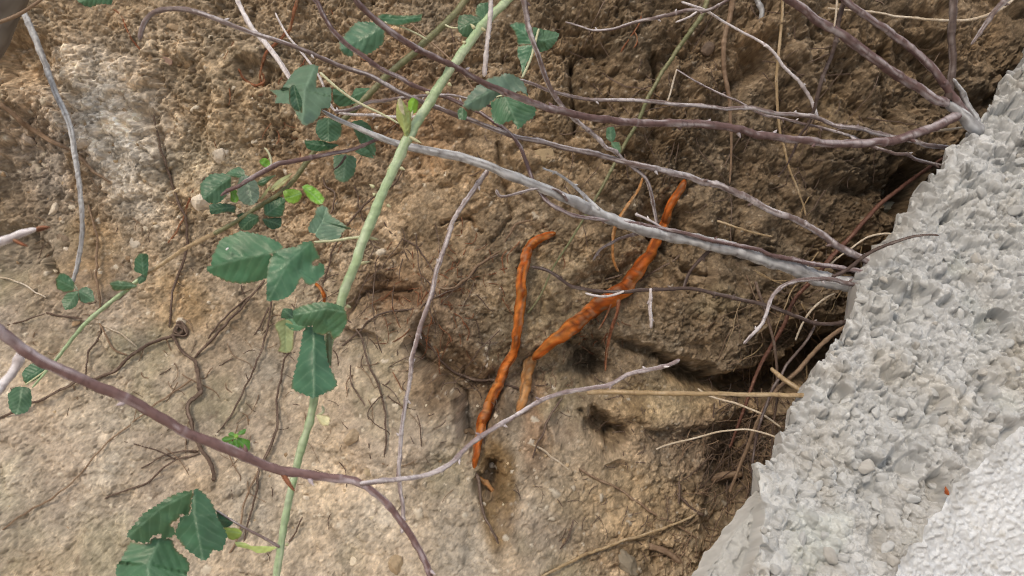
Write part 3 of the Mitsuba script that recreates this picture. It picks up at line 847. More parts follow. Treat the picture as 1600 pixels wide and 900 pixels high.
# --- the bare shrub whose branches fork beside the top of the wall
t = thing('bare_shrub', 'leafless purple shrub forking just left of the wall top', 'shrub')
strand(t, 'trunk', 'grey', [1575, 250, 1545, 215, 1522, 192, 1500, 176, 1478, 160], [26, 24, 20, 18, 16], [.985, .955, .93, .925, .92], knobs=.5)
strand(t, 'branch', 'purple', [1480, 162, 1470, 157, 1430, 134, 1383, 103, 1345, 76, 1307, 50, 1270, 27, 1233, 0, 1200, -25], [15, 14.5, 14, 13.5, 13, 13], [.92, .80], buds=.2, knobs=.5)
strand(t, 'branch', 'purple', [1535, 205, 1520, 190, 1500, 165, 1480, 136, 1452, 104, 1415, 68, 1390, 50, 1353, 26, 1320, 0, 1290, -26], [12, 12, 11, 10], [.94, .84], buds=.3, knobs=.6)
strand(t, 'branch', 'dark', [1480, 158, 1485, 130, 1489, 95, 1488, 60, 1490, 0, 1491, -25], [12, 11, 12], [.918, .90], knobs=.5)
strand(t, 'branch', 'purple', [1500, 178, 1490, 183, 1453, 200, 1400, 217, 1360, 223, 1317, 225, 1260, 220, 1183, 208, 1140, 200, 1067, 193, 967, 190, 883, 175, 800, 147, 753, 127, 700, 100, 653, 77, 600, 40, 567, 13, 550, -8],
       [15, 13, 12, 12, 12, 11, 10, 10, 9], [.925, .90, .86, .82, .78, .72, .66, .61, .57], buds=.45, knobs=.55)
strand(t, 'branch', 'grey', [1530, 192, 1507, 150, 1490, 123], [9, 8, 5], [.935, .91])
strand(t, 'twig', 'white', [793, 143, 825, 160, 860, 168], [5, 3], [.71, .74], buds=.3)

t = thing('lilac_twig', 'thin purple twig running just above the long purple branch', 'twig')
strand(t, 'stem', 'mauve', [1500, 236, 1477, 230, 1433, 222, 1393, 213, 1347, 203, 1307, 197, 1273, 182, 1233, 180, 1190, 172, 1133, 167, 1070, 163, 987, 155, 920, 155, 867, 143, 817, 127, 790, 120], [8, 7, 6, 5], [.96, .88, .82, .78], buds=.4)
strand(t, 'twig', 'white', [1276, 183, 1270, 163, 1253, 137, 1230, 110, 1205, 80, 1150, 47, 1133, 37, 1097, 17, 1065, 3], [6, 5, 4, 4], [.905, .88, .86], buds=.5)
strand(t, 'twig', 'mauve', [1145, -4, 1133, 2, 1097, 16, 1083, 13, 1047, 22, 1007, 30, 967, 43, 928, 48, 905, 41, 883, 35], [4, 6, 6, 4, 3], [.855, .86], buds=.5)
strand(t, 'twig', 'white', [1090, 18, 1072, 28, 1055, 35], [4, 3], [.858, .855], buds=.8)

t = thing('hooked_twig', 'thin twig with a hooked pale tip below the small round knot', 'twig')
strand(t, 'stem', 'mauve', [1480, 262, 1455, 255, 1417, 243, 1377, 232, 1333, 215, 1283, 200, 1240, 190, 1190, 178, 1153, 162, 1100, 135, 1057, 108], [6, 5, 4, 3], [.96, .92, .89, .88], buds=.4)
strand(t, 'twig', 'pale', [1057, 108, 1050, 132, 1043, 158], [3, 3], [.88, .89])

lone('dark_twig', 'dark upright twig crossing the purple branches right of centre', 'twig', 'dark', [1323, -12, 1318, 18, 1303, 83, 1283, 133, 1270, 187, 1253, 213, 1240, 243, 1215, 275], [8, 7, 6, 4, 2], [.86, .88, .93], buds=.5)
lone('pale_twig', 'short pale twig end hanging in front of the thick purple branch', 'twig', 'pale', [1307, -12, 1306, 20, 1303, 42], [4, 3], [.80, .81])
lone('dry_stalk', 'straight tan stalk hanging across the dark upper right bank', 'stalk', 'tan', [1223, -12, 1220, 60, 1215, 117, 1217, 167, 1222, 217, 1233, 260, 1248, 297, 1259, 337], [5, 5, 4, 3], [.95, .99], buds=.3, knobs=.7)
lone('dry_stalk', 'dull brown hanging stalk left of the straight tan stalk', 'stalk', 'soilroot', [1147, -12, 1137, 30, 1128, 77, 1130, 110, 1137, 160, 1142, 233, 1140, 287], [9, 8, 7, 4, 3], [.96, 1.0], knobs=.7)
lone('grey_twig', 'short stout grey twig dangling at the top edge above the hooked twig', 'twig', 'grey', [1177, -12, 1186, 25, 1182, 63], [9, 8, 6], [.95, .97])
lone('grass_stem', 'long pale grass stem arching across the top right corner', 'grass stem', 'pale', [1293, 13, 1353, 18, 1447, 30, 1483, 32, 1517, 30, 1560, 15, 1590, -8], [3, 4, 5], [.94, .93])
lone('stub_twig', 'pale tipped twig poking in from the top right corner', 'twig', 'mauve', [1592, -14, 1543, 33, 1530, 52, 1517, 70], [9, 8, 6, 4], [.90, .92], buds=.8)
lone('straw', 'short pale straw lying by the fork of the purple shrub', 'straw', 'pale', [1452, 205, 1480, 202, 1507, 199], [4, 4], [.955, .95])

# --- the grey shrub that leaves the wall half way down
t = thing('grey_shrub', 'silver grey shrub branch leaning out from behind the wall', 'shrub')
strand(t, 'stem', 'grey', [1400, 462, 1342, 448, 1273, 432, 1233, 417, 1167, 397, 1117, 383, 1033, 366, 977, 353, 933, 335, 883, 313, 833, 290, 783, 272, 753, 259, 700, 243, 640, 230, 587, 213, 540, 193, 503, 172],
       [24, 24, 23, 22, 20, 19, 18, 16, 15, 14, 12, 9, 6], [.93, .90, .87, .84, .80, .77, .74, .71, .69], knobs=.45, label='silver grey main stem with dark flecks')
strand(t, 'twig', 'silver', [762, 266, 733, 300, 707, 340, 697, 373, 683, 430, 670, 473, 653, 515, 647, 547, 642, 583, 633, 650, 625, 737, 627, 763, 630, 787, 627, 833], [8, 7, 7.5, 7, 6, 6.5, 6], [.765, .78, .79, .79], buds=.5, knobs=1.0, label='pale mottled twig hanging straight down')
strand(t, 'twig', 'purple', [1400, 432, 1347, 421, 1283, 411, 1233, 402, 1167, 386, 1117, 374, 1050, 358, 983, 348, 933, 341, 887, 332, 857, 316, 843, 297, 833, 283, 823, 260, 813, 227, 793, 202, 760, 183, 707, 157, 660, 140, 607, 113, 543, 70, 513, 33, 487, -6],
       [8, 7, 6, 6, 6, 6, 7, 8], [.915, .885, .85, .82, .775, .79, .78, .75, .72], buds=.4)
strand(t, 'twig', 'grey', [937, 328, 907, 298, 880, 277, 848, 262], [6, 5, 3], [.79, .78], buds=.4)
strand(t, 'twig', 'mauve', [887, 315, 863, 294, 843, 295, 810, 302, 783, 307, 775, 296], [5, 4, 5], [.775, .76], buds=.9)
strand(t, 'twig', 'mauve', [1017, 363, 973, 371, 943, 387, 927, 407], [6, 5, 3], [.83, .84], buds=.5)
strand(t, 'twig', 'white', [1035, 356, 1020, 347, 992, 335], [4, 4], [.83, .82], buds=.7)
strand(t, 'twig', 'dark', [1113, 388, 1090, 410, 1077, 430, 1068, 453], [6, 5, 5], [.86, .87], buds=.8)
strand(t, 'twig', 'mauve', [1360, 450, 1330, 442, 1280, 433, 1243, 438, 1220, 450, 1203, 470, 1190, 507, 1175, 525, 1162, 537], [7, 7, 6, 6, 5], [.89, .86, .84, .83], buds=.7, label='curled mauve twig drooping to the left')
strand(t, 'twig', 'purple', [593, 217, 560, 229, 533, 237, 477, 248, 450, 257, 400, 277, 360, 297, 345, 306], [5, 6, 8, 8, 5], [.715, .70, .68, .67], buds=.4, label='purple brown twig pointing down left over the leaves')
strand(t, 'twig', 'dark', [540, 242, 530, 258, 520, 266], [4, 2], [.70, .70])

t = thing('long_branch', 'long thin grey branch arching across the top with a whitish curled tip', 'branch')
strand(t, 'stem', 'mauve', [1400, 432, 1347, 403, 1300, 378, 1257, 350, 1200, 325, 1150, 300, 1100, 284, 1033, 267, 967, 250, 883, 230, 807, 213, 733, 187, 680, 167, 633, 147, 587, 123, 533, 103, 467, 75, 400, 52, 317, 22, 267, 15, 240, 20, 223, 40, 218, 63],
       [12, 11, 10, 10, 9, 8, 8, 7, 7, 7, 8, 8], [.92, .89, .86, .83, .81, .77, .72, .68, .66, .66], buds=.35, knobs=.6)
t = thing('flaking_twig', 'dark bud covered twig with a hanging white shoot above the ledge', 'twig')
strand(t, 'stem', 'dark', [1375, 508, 1330, 505, 1283, 505, 1250, 493, 1183, 474, 1100, 454, 1060, 448, 1017, 450, 967, 457, 933, 457, 893, 447, 860, 427, 830, 417], [7, 6, 6, 6, 5], [.90, .87, .85, .84], buds=.6)
strand(t, 'shoot', 'white', [1017, 450, 1018, 480, 1017, 513], [5, 6, 4], [.85, .85], buds=1)
strand(t, 'shoot', 'white', [975, 455, 950, 463, 915, 458], [4, 4], [.842, .84], buds=.8)
lone('lone_twig', 'mauve twig descending from the top centre behind the purple branch', 'twig', 'mauve', [818, -12, 822, 13, 833, 67, 853, 120, 880, 170, 917, 203, 957, 237, 983, 258, 1007, 283, 1020, 317, 1027, 352], [9, 8, 7, 7, 6, 5], [.72, .74, .78, .83, .86], buds=.4)
lone('hanging_twig', 'pale straight twig hanging from the top edge over the bramble cane', 'twig', 'white', [767, -12, 768, 33, 763, 73, 757, 120], [8, 7, 8], [.60, .62], knobs=.7)
lone('white_twig', 'whitish twig slanting down behind the folded bramble leaf', 'twig', 'white', [362, -15, 370, 0, 390, 37, 430, 87, 452, 122, 470, 150], [7, 8, 8, 7], [.78, .76], knobs=.5)
lone('thin_twig', 'thin grey twig resting its tip on the concrete', 'twig', 'dark', [1300, 432, 1320, 422, 1350, 400, 1400, 378, 1427, 370, 1467, 368], [6, 6, 5, 3], [.872, .872, .862, .845, .835, .82], knobs=.6)
lone('straw', 'bent white straw reaching the wall edge above the thin grey twig', 'straw', 'pale', [1295, 418, 1303, 407, 1327, 387, 1363, 368, 1393, 365], [3, 3], [.93, .90])
t = thing('crossing_twig', 'thin pale twigs crossing behind the young bramble buds', 'twig')
strand(t, 'stem', 'white', [430, 20, 470, 80, 500, 125, 523, 173, 587, 181, 627, 183, 660, 180], [3, 4, 4, 5, 4], [.74, .73], buds=.3)
strand(t, 'twig', 'mauve', [523, 175, 545, 173, 577, 163, 633, 153, 700, 150, 760, 166, 800, 178], [6, 5, 4, 4], [.735, .76], buds=.5)
lone('twig', 'very thin brown stem slanting behind the bramble canes at the top', 'stem', 'soilroot', [623, 17, 667, 60, 703, 93, 740, 140], [3, 3], [.86, .84], knobs=.4)

# --- the shrub branch in front
t = thing('front_branch', 'purple brown branch sweeping up close in front from the left edge', 'branch')
strand(t, 'stem', 'front', [-40, 490, 0, 517, 33, 543, 100, 580, 167, 612, 233, 644, 300, 681, 350, 701, 433, 735, 500, 748, 560, 754, 597, 779, 623, 808, 650, 852, 670, 900, 690, 950],
       [19, 18, 17.5, 17, 16, 16, 15, 13, 11, 10, 9], [.40, .43, .46, .49, .51, .53], buds=.35, knobs=.5)
strand(t, 'twig', 'silver', [563, 756, 600, 750, 667, 740, 703, 723, 743, 688, 807, 647, 850, 624, 887, 611, 950, 602, 983, 583, 1033, 573, 1062, 562], [8, 8, 8, 7, 7, 7, 6], [.50, .55, .60, .63], buds=.8, label='silvery side twig rising to the right')
strand(t, 'twig', 'white', [36, 546, 22, 578, 0, 603, -25, 635], [15, 13, 14], [.43, .40])
strand(t, 'bud', 'rust', [442, 738, 452, 756, 461, 768], [9, 7, 4], [.49, .485])
t = thing('branch_tip', 'blurred grey branch tip with a red bud at the left edge', 'branch')
strand(t, 'stem', 'white', [-40, 390, 0, 379, 33, 366, 58, 358], [15, 14, 12, 9], [.40, .41], knobs=.4)
strand(t, 'bud', 'rust', [54, 359, 66, 356, 78, 355], [9, 8, 4], [.41, .412], label='red end bud')
strand(t, 'bud', 'rust', [20, 374, 36, 382, 44, 385], [7, 6, 3], [.405, .405])

# --- canes, stalks and dead stems at the foot of the wall
lone('red_cane', 'thin red brown cane slanting up to the dark gap beside the wall', 'cane', 'red', [1500, 232, 1470, 250, 1417, 287, 1373, 323, 1333, 367, 1300, 403, 1267, 440, 1243, 467, 1227, 505, 1210, 533, 1187, 577, 1163, 640, 1140, 700], [5, 6, 7, 7, 6, 6, 5, 4], [.99, .95, .94, .95, .96], knobs=.4)
lone('brown_stalk', 'long brown stalk running from the wall edge down to the lower left', 'stalk', 'soilroot', [1365, 480, 1340, 497, 1287, 537, 1247, 580, 1213, 613, 1183, 667, 1157, 727, 1140, 770], [7, 7, 6, 5], [.89, .90, .92, .95], knobs=.5)
lone('dead_stem', 'dull dead stem dropping straight past the end of the straw stalk', 'stem', 'root', [1180, 440, 1200, 497, 1212, 550, 1215, 600, 1210, 663, 1205, 720], [5, 5, 4, 3], [.95, .93, .93], knobs=.5)
lone('dead_stem', 'dark dead stem leaning left just beside the lower wall edge', 'stem', 'dark', [1275, 505, 1260, 533, 1227, 577, 1197, 633, 1180, 690, 1175, 743], [4, 5, 5, 4], [.90, .88, .88], knobs=.5)
lone('tan_stub', 'short tan stub leaning against the wall above the straw stalk', 'twig', 'tan', [1205, 575, 1217, 587, 1257, 613, 1275, 622], [6, 8, 8], [.89, .86], knobs=.5)
lone('straw_stalk', 'long smooth straw coloured stalk lying level below the overhang', 'stalk', 'tan', [917, 613, 967, 613, 1050, 615, 1150, 616, 1262, 618], [8, 8, 7, 7], [.90, .865, .845], knobs=.25)
lone('grass_stem', 'thin pale grass stem below the right end of the straw stalk', 'grass stem', 'pale', [1090, 607, 1117, 622, 1150, 632, 1187, 647, 1220, 668], [3, 4, 3], [.93, .89], knobs=.4)
lone('grass_stem', 'thin whitish grass stem arching over the dark rooty ledge', 'grass stem', 'pale', [1025, 702, 1037, 697, 1083, 685, 1133, 672, 1177, 672, 1220, 687], [3, 3], [.92, .86], knobs=.4)
lone('grass_stem', 'long thin grey stem running down right across the lower slope', 'grass stem', 'soilroot', [905, 732, 917, 740, 967, 765, 1017, 800, 1050, 817, 1090, 842], [4, 4, 3], 'b', bury=-.4, knobs=.4)
lone('grass_stem', 'short white stem just below the middle of the silvery side twig', 'grass stem', 'pale', [807, 690, 837, 698, 867, 717, 890, 735], [4, 3], 'b', bury=-.3, knobs=.4)
lone('stalk', 'long tan stem rising from the bottom edge towards the wall', 'stem', 'tan', [840, 905, 853, 897, 917, 867, 983, 843, 1043, 823, 1087, 803], [4, 5, 5, 4], 'b', bury=-.5, knobs=.5)
lone('stick', 'stubby brown stick lying at the bottom beside the trowelled concrete', 'stick', 'soilroot', [1008, 850, 1035, 862, 1065, 880], [9, 10, 9], 'b', bury=.1, knobs=.6)
lone('stick', 'thick short brown stick wedged in the gap left of the lowest wall lumps', 'stick', 'soilroot', [1108, 750, 1125, 745, 1160, 741], [11, 12, 11], 'b', bury=-.2, knobs=.7)
lone('twig', 'thin tan stem sticking out under the grey shrub near the wall', 'stem', 'tan', [1120, 345, 1167, 361, 1207, 370], [4, 3], [.97, .95], knobs=.4)
lone('dead_stem', 'fine pale stem rising beside the dark dead stem by the wall', 'stem', 'pale', [1243, 532, 1252, 510, 1272, 480, 1305, 458], [3, 4, 3], [.93, .91], knobs=.4)
lone('dead_stem', 'dark twiggy stem standing in the gap above the trowelled concrete', 'stem', 'root', [1060, 752, 1061, 770, 1058, 800], [4, 4], 'b', bury=-.6, knobs=.6)
lone('dead_stem', 'brown stem lying across the lowest corner of the gap', 'stem', 'root', [1058, 770, 1075, 790, 1100, 805], [4, 5], 'b', bury=-.5, knobs=.6)

# --- roots in and on the bank
def root(label, col, pts, w, bury=.2, name='root', cat='root', knobs=.8, **kw):
    return lone(name, label, cat, col, pts, w, 'b', mat='root_material', bury=bury, knobs=knobs, **kw)


t = thing('orange_root', 'bright orange peeled root hanging down the middle of the bank', 'root')
strand(t, 'stem', 'orange', [868, 364, 857, 367, 840, 374, 824, 395, 814, 430, 813, 463, 809, 503, 803, 545, 790, 573, 777, 600, 763, 637, 753, 668, 745, 700, 741, 735], [6, 11, 14, 16, 16, 17, 16, 14, 16, 17, 17, 16, 12, 6], 'b', mat='root_material', bury=-.35, knobs=.35)
strand(t, 'split', 'dusty', [813, 505, 808, 523, 797, 550, 780, 585, 764, 616, 753, 645], [3, 6, 6, 5, 5, 3], 'b', mat='root_material', bury=-1.4, knobs=.3, label='paler strip split from the root')
strand(t, 'rootlet', 'root', [741, 733, 744, 745, 750, 793, 763, 820, 783, 857], [6, 5, 4, 3], 'b', mat='root_material', bury=-.1)
strand(t, 'rootlet', 'dusty', [748, 745, 758, 755, 774, 772], [7, 8, 5], 'b', mat='root_material', bury=-.3, label='pale orange side piece at the lower end')
t = thing('orange_root', 'thick orange red root slanting behind the silver grey branch', 'root')
strand(t, 'stem', 'orange', [1070, 280, 1066, 290, 1053, 317, 1040, 348, 1023, 385, 1004, 417, 985, 443, 957, 466, 923, 490, 883, 520, 850, 545, 832, 562], [7, 12, 14, 14, 17, 21, 24, 26, 23, 20, 17, 12], 'b', mat='root_material', bury=-.35, knobs=.4)
strand(t, 'stem', 'dusty', [836, 558, 827, 572, 821, 605, 814, 637, 810, 652], [15, 18, 17, 15, 7], 'b', mat='root_material', bury=-.1, knobs=.4, label='dusty lower end of the root, pale with soil')
strand(t, 'rootlet', 'rust', [967, 468, 962, 490, 953, 517, 948, 550, 946, 580], [6, 5, 5, 3], [.985, .975, .975, .98], mat='root_material')
strand(t, 'rootlet', 'rust', [955, 475, 945, 498, 935, 515], [3, 3], [.985, .99], mat='root_material')
lone('tan_root', 'thin tan orange root looping above the thick orange root', 'root', 'dusty', [1004, 278, 1000, 290, 977, 325, 960, 360, 956, 393, 967, 425], [4, 5, 6, 5, 4], [1.0, .98, .97, .985], mat='root_material', knobs=.5)
root('short orange root stub beside the thick bramble cane', 'orange', [492, 443, 500, 450, 507, 462, 508, 476], [8, 9, 9, 6], -.3)
root('red brown forked root hanging at the top left of centre', 'rust', [468, -10, 463, 8, 453, 47, 436, 62, 420, 78, 410, 100, 406, 122, 412, 136], [9, 9, 8, 8, 9, 7, 4], -.4)
root('small curled red brown root below the forked red root', 'rust', [372, 108, 382, 122, 398, 134, 412, 130, 406, 112], [6, 7, 7, 5], -.3)
root('thin reddish root at the top left below the edge leaf', 'rust', [178, 15, 192, 30, 203, 57, 215, 72, 226, 84], [5, 5, 4], 0)
root('dark kinked root running down from the small hollow at upper left', 'root', [240, 180, 250, 233, 260, 262, 267, 283, 280, 320, 290, 350, 290, 385, 283, 417, 270, 450, 267, 480, 265, 512], [4, 5, 6, 7, 7, 7, 6, 6], -.2)
root('gnarled dark root hanging like a chain down the pale slope', 'root', [268, 522, 277, 537, 290, 552, 303, 561, 307, 587, 312, 610, 303, 622, 297, 632, 299, 650, 302, 667, 308, 688, 316, 702, 330, 727, 333, 752], [6, 7, 7, 10, 11, 11, 11, 10, 9, 10, 10, 10, 9], -.3, knobs=1.2)
root('long brown root sweeping left from the knot to the picture edge', 'root', [276, 525, 267, 526, 233, 537, 215, 549, 200, 562, 182, 578, 160, 587, 117, 598, 90, 612, 67, 623, 30, 640, -10, 658], [8, 9, 8, 8, 7, 7, 6, 6], -.3)
root('brown root running from the big bramble leaf down to the knot', 'root', [413, 437, 402, 452, 387, 467, 370, 487, 350, 507, 333, 530, 317, 545, 304, 560], [5, 5, 7, 7, 6], -.3)
root('second strand beside the brown root under the big bramble leaf', 'root', [390, 463, 372, 476, 352, 495, 338, 512, 325, 530], [4, 5, 5, 4], -.2)
root('thin dark root falling from the drooping leaf to the lower branch', 'root', [424, 470, 420, 500, 410, 543, 398, 570, 388, 592, 372, 630, 355, 655, 337, 681], [5, 5, 5, 4], -.2)
root('short side root beside the thin dark root under the leaf', 'root', [420, 480, 408, 505, 395, 528], [4, 3], -.2)
root('purple brown root left of the cane running down past the green seedling', 'root', [462, 500, 450, 550, 437, 600, 434, 630, 434, 657, 424, 697, 405, 733, 398, 770, 388, 815, 380, 850], [4, 5, 5, 6, 8, 6, 5, 4], -.3)
root('thin strand parallel to the purple brown root below the seedling', 'soilroot', [405, 733, 390, 762, 378, 800, 366, 850, 356, 868], [4, 4, 4], -.1)
root('fine root fork under the front branch pointing to lower left', 'root', [312, 708, 290, 715, 277, 718, 250, 735, 230, 755, 197, 767, 163, 780], [4, 4, 4, 3], -.2)
root('fine root above the forked fine root under the front branch', 'root', [308, 705, 280, 706, 258, 713, 240, 722, 218, 733], [4, 3, 3], -.2)
root('fine dark root crossing to the tip of the fine forked root', 'root', [194, 690, 220, 695, 248, 705, 278, 718], [2, 3, 3], -.2)
root('long thin root tracing a diagonal line down the lower left slope', 'soilroot', [300, 592, 267, 617, 233, 640, 200, 665, 167, 692, 140, 722, 117, 748, 85, 775, 50, 797, 0, 832], [5, 4, 4, 4, 5, 4], .1)
root('dark thin root below the three small leaves on the left', 'root', [70, 490, 40, 500, 10, 508], [3, 3], -.1)
root('dark thin root ending at the green cane on the left', 'root', [72, 488, 95, 493, 128, 498], [4, 4], -.2)
root('thin white root at the left edge below the branch tip', 'pale', [-5, 435, 20, 438, 45, 450, 72, 465], [3, 3], -.2)
root('purple brown root hanging right of the grey stem on the left', 'soilroot', [138, 320, 148, 355, 153, 383, 150, 410, 152, 437, 155, 485], [5, 6, 6, 6, 5], -.2)
root('pinkish root with side fork just right of the left cane', 'soilroot', [155, 505, 170, 530, 185, 550, 200, 555], [4, 5, 5], -.2)
root('thin kinked root under the left cane', 'root', [157, 508, 153, 530, 138, 550, 134, 570, 136, 615], [4, 5, 4, 3], -.2)
root('white thin root right of the left cane', 'pale', [158, 508, 180, 518, 215, 543], [4, 3], -.2)
lone('hanging_twig', 'smooth grey stem hanging down the left side of the bank', 'stem', 'grey', [36, 18, 40, 27, 52, 55, 67, 93, 87, 147, 103, 178, 110, 200, 118, 248, 125, 297, 128, 340, 128, 377, 122, 410, 115, 437, 110, 450], [10, 10, 9, 9, 8, 8, 7, 7, 6], [.93, .92, .93], knobs=.35)
root('thick soil covered root running diagonally at the left edge', 'soilroot', [-10, 158, 10, 170, 38, 195, 67, 213, 107, 233, 140, 262, 173, 285], [12, 12, 11, 9, 5], -.1)
root('red thin root curling beside the dark kinked root', 'rust', [305, 292, 298, 312, 290, 335, 276, 362, 262, 380], [4, 5, 5, 4], -.3)
root('brown root band curving left of the hanging white twig', 'soilroot', [783, 392, 762, 402, 743, 417, 727, 437, 713, 450, 697, 452, 680, 447], [4, 6, 7, 7, 6, 5], -.2)
root('second brown root band below the curving one', 'root', [778, 398, 755, 413, 738, 428, 722, 445, 700, 455, 668, 470, 655, 490], [4, 4, 5, 4], -.2)
root('dark root running left from the hanging twig to the cane', 'root', [650, 482, 625, 484, 600, 487, 580, 498, 567, 511, 550, 527, 531, 542], [4, 5, 5, 5], -.2)
root('thin root slanting behind the hanging white twig', 'root', [600, 347, 622, 370, 647, 383, 662, 402, 678, 425], [3, 4, 3], -.2)
root('fine wavy root on the clod left of the cavity', 'root', [543, 500, 558, 515, 567, 535, 573, 560, 582, 580, 592, 600, 598, 620, 603, 660, 600, 715], [3, 4, 4, 4, 3], -.2)
root('short wavy root beside the thick bramble cane', 'root', [548, 570, 547, 590, 553, 608, 565, 625, 574, 641], [3, 3, 3], -.2)
root('dark red brown root crossing the cavity behind the orange root', 'root', [655, 525, 675, 545, 700, 572, 733, 590, 765, 594, 783, 598, 808, 607, 832, 613], [4, 5, 6, 8, 7, 6, 5], -.4)
root('thin root at the foot of the thick bramble cane', 'root', [473, 808, 462, 830, 448, 850], [3, 4], -.2)
root('dark root behind the bramble cane leading to the pale bud', 'root', [630, 262, 612, 290, 590, 305, 560, 330, 545, 350, 525, 380, 512, 420, 505, 445], [4, 5, 6, 5, 5, 4], -.3)
root('dark brown root below the hanging oval leaf', 'root', [505, 275, 512, 292, 525, 300, 522, 318, 515, 335], [4, 5, 5, 4], -.3)
root('dark twig like root below the pocket of the lower slope', 'root', [878, 622, 862, 645, 850, 672, 838, 700, 830, 728], [5, 6, 5, 4], -.3)
root('dark little root in the slope left of the trowelled concrete', 'root', [896, 812, 890, 830, 880, 850, 872, 862], [5, 5, 3], -.2)
root('dark root between the orange roots and the grey branch tip', 'root', [1000, 440, 1020, 425, 1045, 412, 1062, 398], [4, 5, 4], -.4)
root('dark short root on the clod right of the small hanging root', 'root', [945, 437, 960, 434, 973, 428], [4, 4], -.3)
root('grey bent root in the crack above the left orange root', 'soilroot', [788, 380, 795, 365, 812, 348, 830, 345], [5, 6, 5], -.2)
root('fine red rootlets spread at the top of the dark bank', 'rust', [1003, 20, 995, 45, 982, 62, 970, 82], [3, 4, 3], -.5)
root('fine red brown rootlet beside the other at the top of the bank', 'rust', [990, 48, 996, 62, 990, 75], [3, 3], -.5)
# knots and stumps
t = thing('root_knot', 'tangled dark knot where several roots meet at left', 'root knot')
kr = np.random.default_rng(31)
items = []
for q in range(16):
    a0, r0 = kr.uniform(0, 6.28), kr.uniform(4, 13)
    pts = []
    for e in range(5):
        pts += [281 + math.cos(a0 + e * .8) * r0 * kr.uniform(.7, 1.2), 516 + math.sin(a0 + e * .8) * r0 * kr.uniform(.7, 1.3)]
    items.append(strand_geo('root', pts, [2.5, 4, 2.0], 'b', bury=-kr.uniform(-.3, 2.0), nseg=6))
v, f, c = join(items)
part(t, '', (v, f), c, 'root_material')
t = thing('root_knot', 'small round brown knot on the dark bank at top right of centre', 'root knot')
v, f = pebble(at(1106, 78, bankD(1106, 78)[0] - .004), 12 / FOC, 14, (1.0, 1.1, .9), 2)
part(t, '', (v, f), C(.24, .18, .14) * (0.5 + fbm(v * 500, 3, 8))[:, None], 'root_material')
lone('tree_trunk', 'smooth thick grey trunk cut off by the top left corner', 'trunk', 'oldbark', [-60, 110, -25, 55, -5, 10, 25, -60], [60, 70, 74, 80], [.86, .84], knobs=.15, nseg=28)
lone('brown_twig', 'thin brown twig crossing the grey trunk in the top left corner', 'twig', 'soilroot', [-5, 36, 30, 20, 60, 2, 75, -8], [6, 6, 4], [.80, .80], knobs=.4)

# fine rootlets and dead hairs that nobody could count
hair = np.random.default_rng(19)
items = []
for cx, cy, rx, ry, n, col, ln in [(1160, 720, 90, 90, 90, 'soilroot', 60), (1180, 640, 80, 60, 50, 'root', 60), (700, 420, 110, 80, 34, 'rust', 45), (860, 580, 50, 50, 34, 'soilroot', 28), (940, 510, 50, 40, 14, 'rust', 30),
                                   (560, 430, 60, 80, 22, 'root', 40), (720, 600, 60, 50, 22, 'root', 36), (480, 150, 100, 110, 20, 'rust', 36), (1080, 840, 60, 50, 30, 'soilroot', 46), (1250, 480, 90, 60, 22, 'root', 50),
                                   (960, 640, 60, 80, 16, 'root', 34), (850, 120, 240, 110, 34, 'root', 40), (1250, 250, 160, 130, 34, 'root', 44), (350, 560, 280, 200, 40, 'root', 40), (420, 600, 200, 140, 26, 'soilroot', 70), (600, 600, 100, 120, 16, 'root', 60), (680, 480, 90, 60, 26, 'rust', 60), (1000, 780, 160, 80, 40, 'root', 36), (180, 420, 150, 200, 24, 'soilroot', 36)]:
    for _ in range(int(n * 1.5)):
        x, y = cx + hair.normal() * rx * .6, cy + hair.normal() * ry * .6
        a = hair.uniform(0.2, 2.9); l = ln * hair.uniform(.4, 1.2)
        pts = []
        for q in range(4):
            pts += [x, y]; a += hair.normal() * .45
            x += math.cos(a) * l / 3; y += math.sin(a) * l / 3
        w = hair.uniform(1.0, 2.2)
        items.append(strand_geo(col, pts, [w, w * .6], 'b', knobs=0.5, bury=-hair.uniform(.2, 1.5), nseg=5))
for cx, cy, rx, ry, n, col, ln in [(1225, 560, 70, 130, 34, 'soilroot', 130), (1185, 690, 60, 80, 40, 'root', 110), (1100, 150, 300, 120, 44, 'root', 90), (1260, 430, 90, 110, 20, 'tan', 80), (640, 440, 120, 90, 26, 'root', 90)]:
    for _ in range(n):                                        # dead stalks standing clear of the earth
        x, y = cx + hair.normal() * rx * .6, cy + hair.normal() * ry * .6
        a = hair.choice([hair.uniform(1.2, 2.3), hair.uniform(0, 3.1)]); l = ln * hair.uniform(.4, 1.2)
        pts = []
        for q in range(4):
            pts += [x, y]; a += hair.normal() * .22
            x += math.cos(a) * l / 3; y += math.sin(a) * l / 3
        w = hair.uniform(1.4, 2.6)
        items.append(strand_geo(col, pts, [w, w * .6], 'b', knobs=0.5, bury=-hair.uniform(.5, 7), nseg=5))
v, f, c = join(items)
t = thing('rootlets', 'fine brown rootlets and dead grass hairs scattered over the bank', 'roots', kind='stuff')
part(t, '', (v, f), c, 'root_material')

# ------------------------------------------------------------------ bramble leaves
GREEN, DEEP, GREY_G, LIME, UNDER, SILK = C(.058, .142, .080), C(.036, .098, .052), C(.100, .170, .120), C(.16, .36, .035), C(.24, .33, .19), C(.42, .55, .20)
leaf_n = [0]


